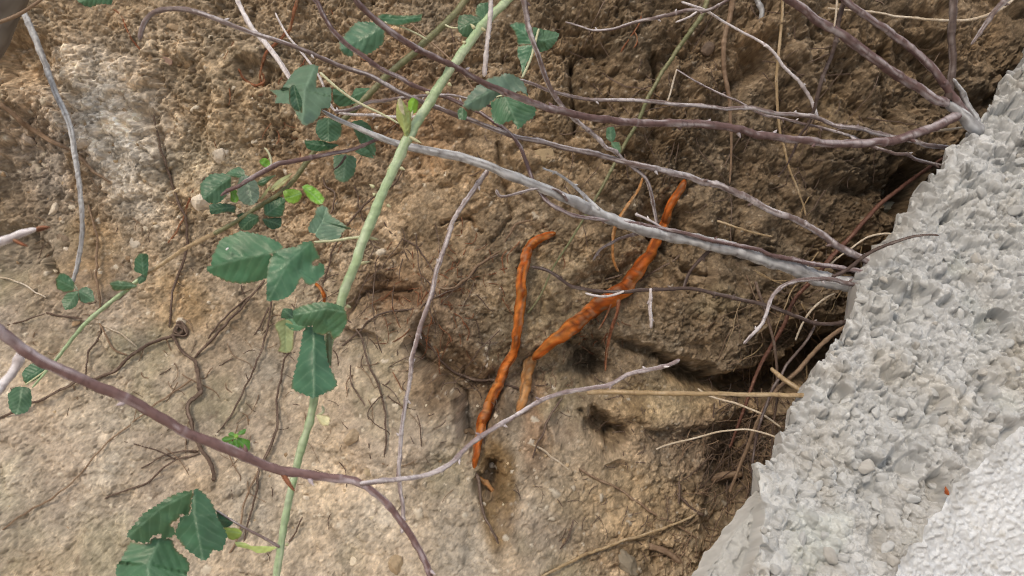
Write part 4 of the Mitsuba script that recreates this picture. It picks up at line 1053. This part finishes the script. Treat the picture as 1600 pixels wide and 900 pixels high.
def leaf_mesh(out, mid, d, fold=0.25, curl=0.0, tilt=0.0, col=GREEN, serr=1.0, vein=1.0, wave=1.0):
    """outline and midrib in photograph pixels; d = distance at base and tip; fold = how far the halves drop from the midrib"""
    leaf_n[0] += 1
    r_ = np.random.default_rng(leaf_n[0])
    o = np.array(out, float); m = np.array(mid, float)
    dm = 0.5 * (d[0] + d[1])
    k = np.vstack([o, o[:1]])
    tt = np.r_[0, np.cumsum(np.linalg.norm(np.diff(k, axis=0), axis=1))]
    ln = tt[-1]
    n = max(int(ln / 1.8), 40)
    u = np.linspace(0, ln, n, endpoint=False)
    from scipy.interpolate import PchipInterpolator
    b = np.stack([PchipInterpolator(tt, k[:, 0])(u), PchipInterpolator(tt, k[:, 1])(u)], 1)
    cen = b.mean(0)
    tang = np.roll(b, -1, 0) - np.roll(b, 1, 0); nn = np.stack([tang[:, 1], -tang[:, 0]], 1); nn /= np.linalg.norm(nn, axis=1)[:, None] + 1e-9
    if Polygon(b).exterior.is_ccw is False: nn = -nn
    size = math.sqrt(max(Polygon(b).buffer(0).area, 1))
    saw = (((u + 3.0 * np.sin(u / 11.0 + leaf_n[0])) / ln * max(round(ln / 8), 6)) % 1.0) - 0.5
    b = b + nn * (saw * min(size * 0.042, 2.8) * serr)[:, None]
    pg = Polygon(b).buffer(0)
    if pg.geom_type != 'Polygon': pg = max(pg.geoms, key=lambda g: g.area)
    b = np.array(pg.exterior.coords)[:-1]
    x0, y0, x1, y1 = pg.bounds
    g = max(size / 38, 0.9)
    xs, ys = np.meshgrid(np.arange(x0, x1, g), np.arange(y0, y1, g))
    pts = np.stack([xs.ravel(), ys.ravel()], 1) + r_.uniform(-.15, .15, (xs.size, 2)) * g
    pts = pts[shapely.contains(pg.buffer(-0.6 * g), shapely.points(pts))]
    p = np.vstack([b, pts])
    tri = Delaunay(p).simplices
    tri = tri[shapely.contains(pg, shapely.points(p[tri].mean(1)))]
    # midrib coordinates
    best = np.full(len(p), 1e9); aa = np.zeros(len(p)); bb = np.zeros(len(p)); acc = 0
    tot = np.linalg.norm(np.diff(m, axis=0), axis=1).sum()
    for q0, q1 in zip(m[:-1], m[1:]):
        e = q1 - q0; L = np.linalg.norm(e); e = e / L
        t_ = np.clip((p - q0) @ e, 0, L)
        dd = np.linalg.norm(p - q0 - t_[:, None] * e, axis=1)
        up = dd < best
        best[up] = dd[up]; aa[up] = acc + ((p - q0) @ e)[up]; bb[up] = ((p - q0) @ np.array([-e[1], e[0]]))[up]
        acc += L
    s = aa / tot
    px = 1 / FOC * dm
    D = d[0] + (d[1] - d[0]) * np.clip(s, -.2, 1.2)
    bd = np.abs(bb) * px
    D = D + fold * bd + curl * (s - 0.5) ** 2 * 0.05 + tilt * bb * px
    sp_ = tot / 6.2
    ph = (aa - 0.75 * np.abs(bb) - 0.004 * bb ** 2 / max(size * .02, 1)) / sp_ + 0.35 * (bb > 0) + 0.5 * (fbm(np.stack([p[:, 0] / size * 3, p[:, 1] / size * 3, np.full(len(p), leaf_n[0] * 1.0)], -1), 2, 9) - .5)
    fr = np.abs(ph - np.round(ph)) * sp_
    wv_ = np.exp(-(fr / 1.3) ** 2) * np.exp(-(np.abs(bb) / (0.6 * size)) ** 4)
    wm = np.exp(-(best / (0.9 + 0.008 * size)) ** 2)
    puff = (np.cos(ph * 2 * np.pi) * -1) * 0.5 * min(size * .011, .8) * px
    D = D + wave * (-puff) + 0.7 * px * wm + wave * (fbm(np.stack([p[:, 0] / size * 2, p[:, 1] / size * 2, np.full(len(p), leaf_n[0] * 2.0)], -1), 2, 3) - .5) * size * .18 * px
    v = at(p[:, 0], p[:, 1], D)
    f = tri
    a3 = np.cross(v[f[:, 1]] - v[f[:, 0]], v[f[:, 2]] - v[f[:, 0]])
    fl = (a3 * (CAM - v[f[:, 0]])).sum(1) < 0
    f = np.where(fl[:, None], f[:, ::-1], f)
    nse = fbm(np.stack([p[:, 0] / 9, p[:, 1] / 9, np.full(len(p), leaf_n[0] * 3.0)], -1), 3, 4)
    nsl = fbm(np.stack([p[:, 0] / 30, p[:, 1] / 30, np.full(len(p), leaf_n[0] * 5.0)], -1), 2, 5)
    c = col * (0.84 + 0.32 * nse)[:, None] * (0.75 + .5 * nsl)[:, None] * r_.uniform(.9, 1.12)
    edge_ = np.exp(-(shapely.distance(shapely.points(p), pg.exterior) / 1.6) ** 2) * ss(.5, .65, nsl) * .6
    c = c * (1 - edge_[:, None]) + C(.17, .11, .05) * edge_[:, None]
    c = c * np.array([r_.uniform(.9, 1.15), 1.0, r_.uniform(.88, 1.08)])
    vc = col * 0.55 + C(.17, .26, .18) * .75
    w = (np.clip(0.20 * wv_ + 0.50 * wm, 0, 1) * vein)[:, None]
    c = c * (1 - w) + vc * w
    return v, f, c


def zl(ox, oy, sc):
    def conv(*xy):
        a = np.array(xy, float).reshape(-1, 2)
        return np.stack([ox + a[:, 0] / sc, oy + a[:, 1] / sc], 1)
    return conv


def leaf(parent, out, mid, d, name='leaf', label=None, **kw):
    v, f, c = leaf_mesh(out, mid, d, **kw)
    return part(parent, name, (v, f), c, 'leaf_material', label=label)


def thorn(parent, px, py, D, dx, dy, ln=8, col='cane'):
    p0, p1 = at(px, py, D), at(px + dx * ln, py + dy * ln, D)
    v, f, c = teardrop(p0, p1 - p0, 1.25 * np.linalg.norm(p1 - p0), 3.0 * D / FOC, BARK[col][1] * C(1.15, .95, .85))
    part(parent, 'thorn', (v, f), c, 'cane_material')


# --- the thick pale cane with its big leaves
t = thing('bramble', 'thick pale green bramble cane crossing the picture with large dark leaves', 'bramble')
CN = [805, -18, 793, 0, 760, 31, 720, 88, 690, 131, 663, 174, 640, 214, 613, 264, 597, 298, 583, 334, 563, 384, 547, 428, 530, 478, 513, 540, 493, 623, 463, 735, 447, 817, 433, 900, 425, 950]
CD = [.66, .655, .65, .64, .635, .63, .62, .615, .61, .605, .60, .60, .60, .60, .60, .60, .595, .59, .585]
strand(t, 'stem', 'cane', CN, [13, 13, 14, 14, 15, 15, 16, 15, 15, 16, 16, 16, 15, 14, 13, 12, 12, 12, 12], CD, mat='cane_material', knobs=.4)
for x, y, dx, dy, l in [(742, 45, -.7, -.8, 8), (752, 44, .9, .5, 7), (640, 214, .95, .5, 16), (585, 293, -.8, -.5, 8), (577, 372, .95, .15, 12), (562, 412, .95, -.2, 14), (587, 305, -.7, -.4, 6), (700, 130, .8, .6, 6), (545, 440, -.9, -.2, 6), (455, 770, -.9, .1, 6), (612, 262, -.9, .3, 7), (625, 262, .9, .4, 7), (604, 320, .9, .5, 6), (671, 146, -.9, -.3, 6), (478, 690, -.9, .2, 6), (470, 735, .95, .2, 6), (446, 850, .9, .3, 5), (728, 68, -.8, -.5, 6), (541, 478, .9, .3, 7), (438, 880, -.9, .2, 5)]:
    thorn(t, x, y, .612, dx, dy, l)
z = zl(300, 310, 5.293)
leaf(t, z(645, 460, 750, 400, 690, 350, 600, 310, 500, 285, 390, 270, 360, 290, 330, 300, 240, 340, 195, 420, 165, 480, 160, 550, 120, 575, 135, 605, 200, 645, 300, 690, 430, 705, 520, 690, 600, 665, 720, 600), z(700, 445, 600, 462, 440, 490, 120, 580), (.598, .60), fold=.42, curl=.25, serr=.8,
     label='large leaf with a tiny white spot')
leaf(t, z(1000, 355, 930, 360, 850, 400, 760, 415, 680, 450, 640, 520, 625, 600, 618, 700, 615, 800, 625, 850, 700, 845, 790, 815, 840, 770, 880, 700, 900, 660, 925, 680, 940, 710, 990, 715, 1030, 690, 1060, 655, 1095, 620, 1095, 570, 1060, 530, 1040, 550, 1000, 560, 995, 530, 1060, 490, 1030, 430, 1010, 385),
     z(985, 360, 800, 520, 625, 850), (.585, .575), fold=.25, serr=.7, label='torn and nibbled leaf')
leaf(t, z(1020, 295, 960, 260, 980, 190, 1010, 150, 1030, 80, 1080, 55, 1120, 80, 1140, 130, 1210, 180, 1290, 235, 1370, 275, 1290, 255, 1240, 290, 1220, 330, 1150, 355, 1090, 350, 1040, 330), z(1015, 300, 1080, 190, 1115, 60), (.605, .615), fold=-.3, col=GREY_G * .9, vein=1.5)
v, f = pebble(at(355, 389, .5965), 4.0 * .6 / FOC, 6, (.8, 1, .5), 1)
part(t, 'white_spot', (v, f), np.full((len(v), 3), .62), 'leaf_material', label='tiny white dropping on the large leaf')
strand(t, 'petiole', 'stalk', [570, 370, 545, 373, 515, 377, 490, 378], [5, 4, 4], [.602, .60], mat='cane_material', knobs=.3)
z = zl(400, 460, 4.09)
leaf(t, z(320, 205, 300, 250, 285, 330, 265, 430, 240, 520, 225, 590, 260, 620, 310, 640, 370, 660, 430, 635, 490, 610, 520, 575, 500, 520, 470, 460, 450, 380, 440, 300, 430, 255, 380, 235, 360, 205), z(365, 205, 370, 400, 370, 655), (.585, .57), fold=.55, vein=1.3, label='leaf hanging straight down')
leaf(t, z(575, 115, 560, 85, 500, 60, 420, 48, 340, 60, 260, 85, 235, 110, 235, 150, 260, 190, 310, 205, 360, 200, 365, 235, 430, 260, 470, 240, 490, 285, 530, 270, 560, 220, 585, 160), z(575, 115, 450, 90, 240, 130), (.575, .572), fold=.25, vein=1.3, serr=.6)
leaf(t, z(150, 170, 230, 155, 270, 190, 320, 205, 270, 232, 235, 230, 190, 195), z(310, 205, 150, 170), (.585, .59), col=GREEN * 1.5, serr=.5)
leaf(t, z(160, 150, 180, 88, 230, 95, 245, 150, 200, 156), z(240, 150, 170, 90), (.592, .60), col=DEEP, serr=.5)
leaf(t, z(130, 180, 190, 160, 235, 190, 240, 230, 240, 290, 235, 350, 200, 375, 140, 360, 155, 320, 140, 250, 120, 200), z(190, 170, 190, 370), (.588, .592), col=UNDER, fold=-.3, serr=.4, vein=.4, label='rolled leaf showing its pale underside')
leaf(t, z(450, 250, 490, 260, 485, 380, 478, 460, 460, 440, 450, 340), z(470, 250, 470, 450), (.592, .592), col=UNDER * .6, serr=.2)
leaf(t, z(385, 770, 430, 770, 475, 790, 460, 840, 430, 840, 400, 810), z(385, 775, 460, 830), (.595, .59), col=C(.52, .56, .36), serr=.5, vein=.5, label='small pale young leaf')
strand(t, 'petiole', 'stalk', [503, 634, 505, 643, 497, 648], [4, 5], [.597, .595], mat='cane_material', knobs=.2)
z = zl(170, 750, 5.333)
leaf(t, z(180, 510, 240, 525, 330, 530, 370, 480, 440, 485, 510, 490, 560, 580, 640, 650, 675, 720, 650, 790, 620, 880, 400, 990, 150, 960, 60, 840, 60, 740, 110, 650, 150, 560), z(430, 480, 330, 700, 320, 980), (.575, .55), fold=.3, label='lowest leaf cut off by the bottom edge')
leaf(t, z(895, 245, 960, 290, 1040, 345, 1000, 390, 950, 400, 910, 330), z(1040, 345, 900, 330), (.585, .585), col=GREEN * .9, serr=.4)
leaf(t, z(715, 70, 760, 85, 820, 140, 880, 230, 900, 300, 950, 390, 985, 460, 970, 520, 930, 590, 880, 585, 845, 620, 830, 650, 780, 670, 720, 630, 650, 580, 590, 510, 555, 440, 580, 370, 600, 310, 680, 280, 695, 150), z(710, 75, 715, 300, 785, 665), (.572, .558), fold=.35, col=DEEP * 1.15, label='dark leaf folded along its midrib')
leaf(t, z(700, 85, 610, 100, 500, 140, 400, 210, 290, 280, 220, 360, 150, 465, 200, 500, 235, 520, 330, 525, 360, 470, 430, 450, 450, 490, 500, 480, 560, 440, 530, 390, 515, 370, 575, 330, 600, 285, 655, 295, 685, 210), z(695, 95, 440, 230, 160, 470), (.568, .56), fold=.3, serr=1.2, label='leaf with ragged notched edge')
strand(t, 'petiole', 'mauve', [437, 855, 420, 845, 395, 832, 365, 815, 338, 797], [5, 4, 4, 3], [.588, .585], mat='cane_material', knobs=.4)
leaf(t, z(960, 395, 1060, 400, 1110, 440, 1090, 480, 1030, 500, 990, 480), z(1110, 445, 970, 420), (.585, .58), col=C(.30, .42, .10), serr=.6, vein=1.0, label='curled young yellow green leaf')
leaf(t, z(1050, 515, 1120, 520, 1200, 550, 1300, 550, 1400, 560, 1330, 600, 1250, 610, 1180, 580, 1060, 545), z(1390, 560, 1050, 525), (.587, .58), col=SILK * 1.15, serr=.6, vein=.6, label='pale folded young leaves')
# buds half way up
z = zl(500, 0, 4)
for o, m, cl, dd in [((500, 610, 530, 650, 560, 700, 560, 790, 530, 830, 510, 800, 475, 720, 480, 650), (535, 830, 500, 620), SILK * .85, .612), ((550, 640, 580, 610, 615, 640, 610, 690, 570, 715, 550, 690), (560, 720, 590, 620), LIME * 1.3, .614),
                     ((485, 620, 500, 612, 520, 660, 530, 720, 505, 700), (520, 720, 490, 615), C(.50, .50, .36), .605), ((540, 700, 560, 690, 570, 760, 560, 840, 530, 860, 520, 800), (545, 860, 550, 700), SILK * .7, .615)]:
    leaf(t, z(*o), z(*m), (dd, dd - .004), name='bud_leaf', col=cl, fold=.8, serr=.3, vein=.6)
strand(t, 'petiole', 'stalk', [638, 216, 637, 200, 642, 182, 645, 172], [6, 5, 4], [.618, .614], mat='cane_material', knobs=.2)

# --- the thin arching cane behind
t = thing('bramble', 'thin bramble cane arching behind from the top edge to the lower left', 'bramble')
strand(t, 'stem', 'olive', [738, -14, 727, 0, 700, 32, 667, 64, 640, 87, 607, 115, 573, 149, 545, 178, 520, 202, 503, 220, 477, 256, 450, 291, 400, 325, 360, 351, 333, 366], [11, 11, 11, 10, 9, 8, 7, 7], [.81, .80, .79, .79, .79], mat='cane_material', knobs=.3, label='brownish green upper part of the cane')
strand(t, 'stem', 'tan', [336, 365, 310, 378, 283, 393, 255, 411, 227, 428], [7, 6], [.79, .80], mat='cane_material', knobs=.3)
strand(t, 'stem', 'cane', [229, 427, 200, 450, 167, 477, 133, 506, 97, 551, 75, 577, 50, 606], [7, 7, 7, 6, 5, 3], [.80, .79, .78], mat='cane_material', knobs=.3, label='pale green lower part of the cane')
z = zl(410, 80, 4.091)
leaf(t, z(570, 455, 620, 440, 680, 470, 710, 530, 725, 600, 720, 670, 650, 620, 600, 540), z(580, 450, 660, 530, 720, 660), (.75, .76), col=GREEN * .85)
leaf(t, z(590, 640, 650, 615, 715, 685, 650, 672), z(600, 640, 710, 680), (.755, .76), serr=.5)
leaf(t, z(360, 440, 420, 425, 480, 450, 510, 500, 490, 560, 420, 580, 370, 560, 340, 500), z(420, 425, 420, 580), (.75, .75))
leaf(t, z(270, 570, 350, 570, 420, 585, 485, 600, 430, 630, 370, 640, 300, 630, 275, 600), z(485, 600, 370, 600, 270, 580), (.76, .755), col=DEEP * 1.2)
leaf(t, z(455, 670, 520, 660, 600, 690, 595, 760, 570, 810, 520, 840, 470, 820, 455, 760), z(530, 660, 525, 750, 515, 840), (.745, .74), col=GREEN * .9, label='oval leaf hanging below the purple twig')
leaf(t, z(450, 240, 500, 240, 560, 290, 600, 235, 690, 235, 640, 290, 600, 330, 500, 355, 455, 320), z(690, 238, 580, 285, 455, 270), (.765, .75), serr=.4, col=GREEN * 1.15)
leaf(t, z(300, 85, 360, 100, 350, 160, 345, 235, 400, 230, 440, 235, 440, 300, 425, 365, 380, 365, 370, 400, 330, 450, 270, 475, 235, 440, 200, 370, 165, 335, 80, 330, 90, 290, 45, 250, 110, 245, 150, 200, 180, 160, 210, 120), z(330, 110, 270, 250, 255, 460), (.68, .65), fold=.5, col=GREY_G, serr=.5, label='crumpled greyish leaf with purple sheen')
leaf(t, z(170, 240, 200, 215, 230, 260, 255, 330, 255, 395, 200, 372, 170, 310), z(200, 220, 240, 390), (.642, .642), col=DEEP * .8, serr=.3, fold=-.5)
strand(t, 'petiole', 'stalk', [500, 113, 530, 140, 560, 160, 600, 180, 623, 193], [5, 4, 4, 3], [.73, .72], mat='cane_material', knobs=.3)
z = zl(500, 0, 4)
leaf(t, z(380, 150, 250, 135, 150, 220, 120, 260, 125, 310, 190, 355, 230, 310, 290, 340, 350, 310, 400, 260, 405, 200), z(395, 165, 300, 225, 140, 300), (.77, .765), fold=.35)
leaf(t, z(360, 100, 400, 85, 500, 95, 560, 95, 640, 85, 635, 125, 560, 145, 480, 160, 400, 140), z(365, 110, 500, 118, 640, 103), (.77, .775), serr=.5, col=DEEP * 1.2)
strand(t, 'petiole', 'stalk', [667, 62, 650, 52, 615, 38, 597, 34], [3, 3], [.785, .772], mat='cane_material', knobs=.3)
z = zl(290, 220, 6)
leaf(t, z(370, 315, 440, 260, 490, 245, 550, 280, 560, 330, 490, 345), z(560, 330, 380, 312), (.775, .78))
leaf(t, z(500, 350, 570, 325, 640, 360, 680, 420, 690, 520, 650, 590, 600, 610, 520, 570, 480, 490), z(560, 330, 600, 470, 620, 600), (.765, .76), col=GREY_G * .75)
leaf(t, z(420, 330, 340, 305, 250, 310, 180, 360, 135, 420, 140, 490, 200, 570, 280, 590, 340, 560, 400, 490, 430, 420), z(425, 335, 300, 430, 170, 540), (.765, .76), fold=.35, label='round leaf beside the large pale stone')
leaf(t, z(220, 600, 300, 585, 400, 590, 470, 620, 465, 680, 400, 670, 330, 680, 240, 690), z(470, 620, 350, 630, 225, 650), (.785, .79), col=DEEP)
leaf(t, z(480, 690, 560, 670, 680, 700, 690, 740, 640, 800, 580, 840, 510, 830, 490, 760), z(690, 705, 600, 750, 520, 830), (.785, .79), col=DEEP)
leaf(t, z(730, 600, 860, 520, 935, 550, 925, 650, 900, 710, 820, 720, 740, 690), z(740, 700, 830, 630, 930, 560), (.785, .79), col=DEEP * 1.1)
leaf(t, z(720, 730, 820, 722, 900, 722, 900, 790, 820, 830, 760, 800), z(720, 725, 810, 760, 890, 790), (.787, .792), col=DEEP * 1.2)
leaf(t, z(660, 400, 760, 330, 850, 320, 780, 380, 720, 430), z(660, 410, 850, 320), (.80, .80), col=DEEP, serr=.4)
leaf(t, z(420, 470, 470, 460, 500, 540, 470, 580, 420, 560), z(430, 470, 470, 580), (.775, .775), col=LIME * .8, serr=.5)
leaf(t, z(915, 470, 980, 450, 1050, 460, 1090, 500, 1070, 560, 1010, 590, 940, 560), z(1090, 490, 1000, 520, 925, 540), (.79, .785), col=LIME, vein=1.2, label='bright fresh green leaflet')
leaf(t, z(1090, 430, 1130, 410, 1200, 430, 1270, 490, 1305, 550, 1260, 600, 1200, 580, 1130, 510), z(1095, 430, 1200, 510, 1280, 590), (.79, .785), col=LIME, vein=1.2, label='bright fresh green leaflet, the right one')
for o, m in [((780, 470, 850, 380, 930, 330, 1000, 300, 960, 350, 870, 420), (780, 470, 1000, 300)), ((800, 480, 880, 400, 950, 350, 985, 340, 900, 430), (800, 480, 985, 335)), ((690, 560, 760, 450, 800, 410, 760, 500), (690, 560, 800, 410))]:
    leaf(t, z(*o), z(*m), (.785, .78), name='bud_leaf', col=C(.36, .42, .22), serr=.6, vein=.4)
z = zl(0, 380, 3.215)
for o, m in [((675, 90, 710, 50, 745, 60, 745, 110, 735, 170, 700, 150, 675, 140), (720, 165, 710, 50)), ((550, 200, 590, 185, 640, 190, 690, 215, 640, 235, 580, 240), (690, 212, 620, 212, 550, 205)),
             ((110, 650, 180, 600, 230, 600, 240, 640, 200, 675, 130, 705), (235, 615, 180, 650, 115, 690)), ((40, 760, 90, 720, 150, 730, 160, 790, 130, 850, 80, 860, 45, 820), (110, 722, 100, 790, 85, 858))]:
    leaf(t, z(*o), z(*m), (.79, .785), col=GREEN * .9)
leaf(t, z(690, 175, 740, 150, 735, 180, 700, 205), z(690, 200, 735, 155), (.795, .795), col=DEEP, serr=.3)
strand(t, 'petiole', 'stalk', [73, 578, 56, 590, 38, 602], [3, 3], [.785, .785], mat='cane_material', knobs=.3)

# --- loose leaves at the top, on stems that come from above
t = thing('bramble', 'two dark bramble leaves and a drooping one right of the hanging pale twig', 'bramble')
z = zl(500, 0, 4)
leaf(t, z(1235, 290, 1330, 280, 1325, 340, 1290, 400, 1265, 490, 1255, 400, 1235, 340), z(1330, 285, 1290, 380, 1262, 480), (.80, .80), col=GREEN * 1.3)
leaf(t, z(1185, 160, 1230, 140, 1300, 155, 1325, 200, 1330, 275, 1240, 280, 1225, 220), z(1325, 270, 1270, 200, 1195, 155), (.80, .80))
leaf(t, z(1330, 170, 1400, 185, 1495, 215, 1475, 260, 1430, 310, 1380, 325, 1340, 250), z(1335, 240, 1400, 250, 1490, 225), (.80, .81))
strand(t, 'stem', 'stalk', [842, 45, 836, 68, 830, 90, 815, 122], [4, 4, 4], [.80, .79], mat='cane_material', knobs=.3)
t = thing('bramble', 'broad bramble leaf pair with a chewed edge under the purple branch', 'bramble')
leaf(t, z(1120, 475, 1050, 490, 990, 530, 920, 610, 890, 660, 985, 695, 1030, 670, 1090, 620, 1160, 600, 1250, 570, 1300, 600, 1280, 530, 1230, 480, 1165, 458), z(1250, 580, 1080, 560, 900, 660), (.745, .74), fold=.3, col=GREY_G * .9)
leaf(t, z(1070, 640, 1130, 610, 1200, 600, 1290, 620, 1350, 690, 1340, 725, 1290, 760, 1240, 805, 1200, 755, 1160, 765, 1125, 780, 1075, 740), z(1150, 600, 1195, 690, 1240, 800), (.735, .73), fold=.25, serr=1.3)
leaf(t, z(860, 700, 880, 670, 920, 710, 910, 750, 870, 745), z(885, 675, 890, 745), (.75, .75))
strand(t, 'stem', 'stalk', [815, 150, 795, 148, 775, 152], [3, 3], [.745, .738], mat='cane_material', knobs=.3)
t = thing('bramble', 'dark bramble leaf pair half hidden behind the top of the thick cane', 'bramble')
leaf(t, z(860, 170, 870, 100, 920, 90, 1000, 110, 1060, 130, 960, 220, 920, 235, 870, 200), z(1040, 120, 950, 140, 870, 180), (.72, .72), col=GREEN * .85)
leaf(t, z(970, 90, 1000, 20, 1050, 15, 1075, 80, 1030, 125), z(1030, 120, 1020, 15), (.725, .725), col=GREEN * .9)
strand(t, 'stem', 'stalk', [722, 42, 705, 43, 695, 38], [3, 3], [.725, .75], mat='cane_material', knobs=.3)
t = thing('bramble', 'slim olive bramble shoot on the dark bank with two tiny leaves', 'bramble')
strand(t, 'stem', 'olive', [1105, 0, 1097, 20, 1077, 50, 1047, 93, 1013, 150, 997, 187, 973, 230, 953, 267, 930, 310, 893, 373, 863, 420, 850, 450, 823, 490], [8, 7, 6, 6, 5, 4, 3, 3], [.95, .96, .97, .975], mat='cane_material', knobs=.3)
leaf(t, np.array([(948, 200), (958, 198), (962, 212), (956, 222), (947, 214)]), np.array([(955, 222), (953, 199)]), (.955, .955), serr=.4)
leaf(t, np.array([(955, 222), (967, 222), (971, 235), (965, 242), (956, 234)]), np.array([(955, 222), (968, 240)]), (.955, .955), serr=.4)
t = thing('bramble', 'three small bramble leaflets on the left bank above the cane', 'bramble')
z = zl(0, 380, 3.215)
for o, m in [((280, 180, 310, 150, 350, 170, 375, 210, 370, 235, 330, 245, 285, 225), (375, 225, 330, 205, 285, 180)), ((310, 290, 340, 250, 390, 240, 395, 280, 370, 325, 330, 335, 315, 310), (390, 242, 355, 290, 325, 330)), ((395, 240, 430, 220, 465, 240, 475, 290, 430, 300, 400, 285), (395, 240, 430, 260, 472, 288))]:
    leaf(t, z(*o), z(*m), (.88, .875), col=GREEN * .95)
strand(t, 'stem', 'stalk', [121, 453, 116, 446, 110, 440], [3, 3], [.885, .90], mat='cane_material', knobs=.3)
t = thing('bramble', 'dark leaf peeking in at the top edge on the left', 'bramble')
leaf(t, np.array([(112, -22), (120, 0), (140, 11), (160, 6), (174, 8), (176, -14), (150, -30)]), np.array([(172, -20), (140, -4), (122, 4)]), (.80, .80))
t = thing('bramble_shoot', 'tiny curled bright green shoot above the round leaf', 'shoot')
z = zl(290, 220, 6)
leaf(t, z(690, 190, 740, 160, 800, 210, 815, 260, 760, 252, 710, 225), z(800, 255, 700, 195), (.80, .795), col=LIME * 1.1, serr=.5)
strand(t, 'stem', 'stalk', [424, 258, 422, 245, 418, 236, 413, 231], [4, 4, 3], [.80, .80], mat='cane_material', knobs=.2)
# seedling
t = thing('seedling', 'small bright green seedling sprouting from the pale slope', 'seedling')
z = zl(0, 600, 3)
sd = float(bankD(368, 690)[0])
for o, m in [((1105, 240, 1085, 225, 1070, 235, 1080, 255), (1105, 245, 1075, 232)), ((1110, 240, 1130, 215, 1155, 210, 1145, 235), (1110, 243, 1153, 212)), ((1100, 250, 1060, 245, 1040, 260, 1055, 275, 1085, 265), (1105, 252, 1042, 262)),
             ((1110, 250, 1140, 255, 1172, 270, 1168, 312, 1140, 300, 1120, 280), (1112, 255, 1168, 308)), ((1100, 255, 1090, 285, 1110, 305, 1125, 285), (1105, 255, 1110, 302)), ((1085, 265, 1065, 285, 1080, 295, 1098, 285), (1100, 262, 1070, 290))]:
    leaf(t, z(*o), z(*m), (sd - .016, sd - .012), col=C(.075, .23, .025), serr=.3, fold=.3)
leaf(t, z(1095, 240, 1110, 232, 1118, 248, 1105, 256), z(1100, 250, 1112, 235), (sd - .02, sd - .02), col=LIME * 1.3, serr=.2)
strand(t, 'stem', 'stalk', [368, 684, 366, 692, 364, 700], [3, 3], [sd - .016, sd], mat='cane_material', knobs=.2)
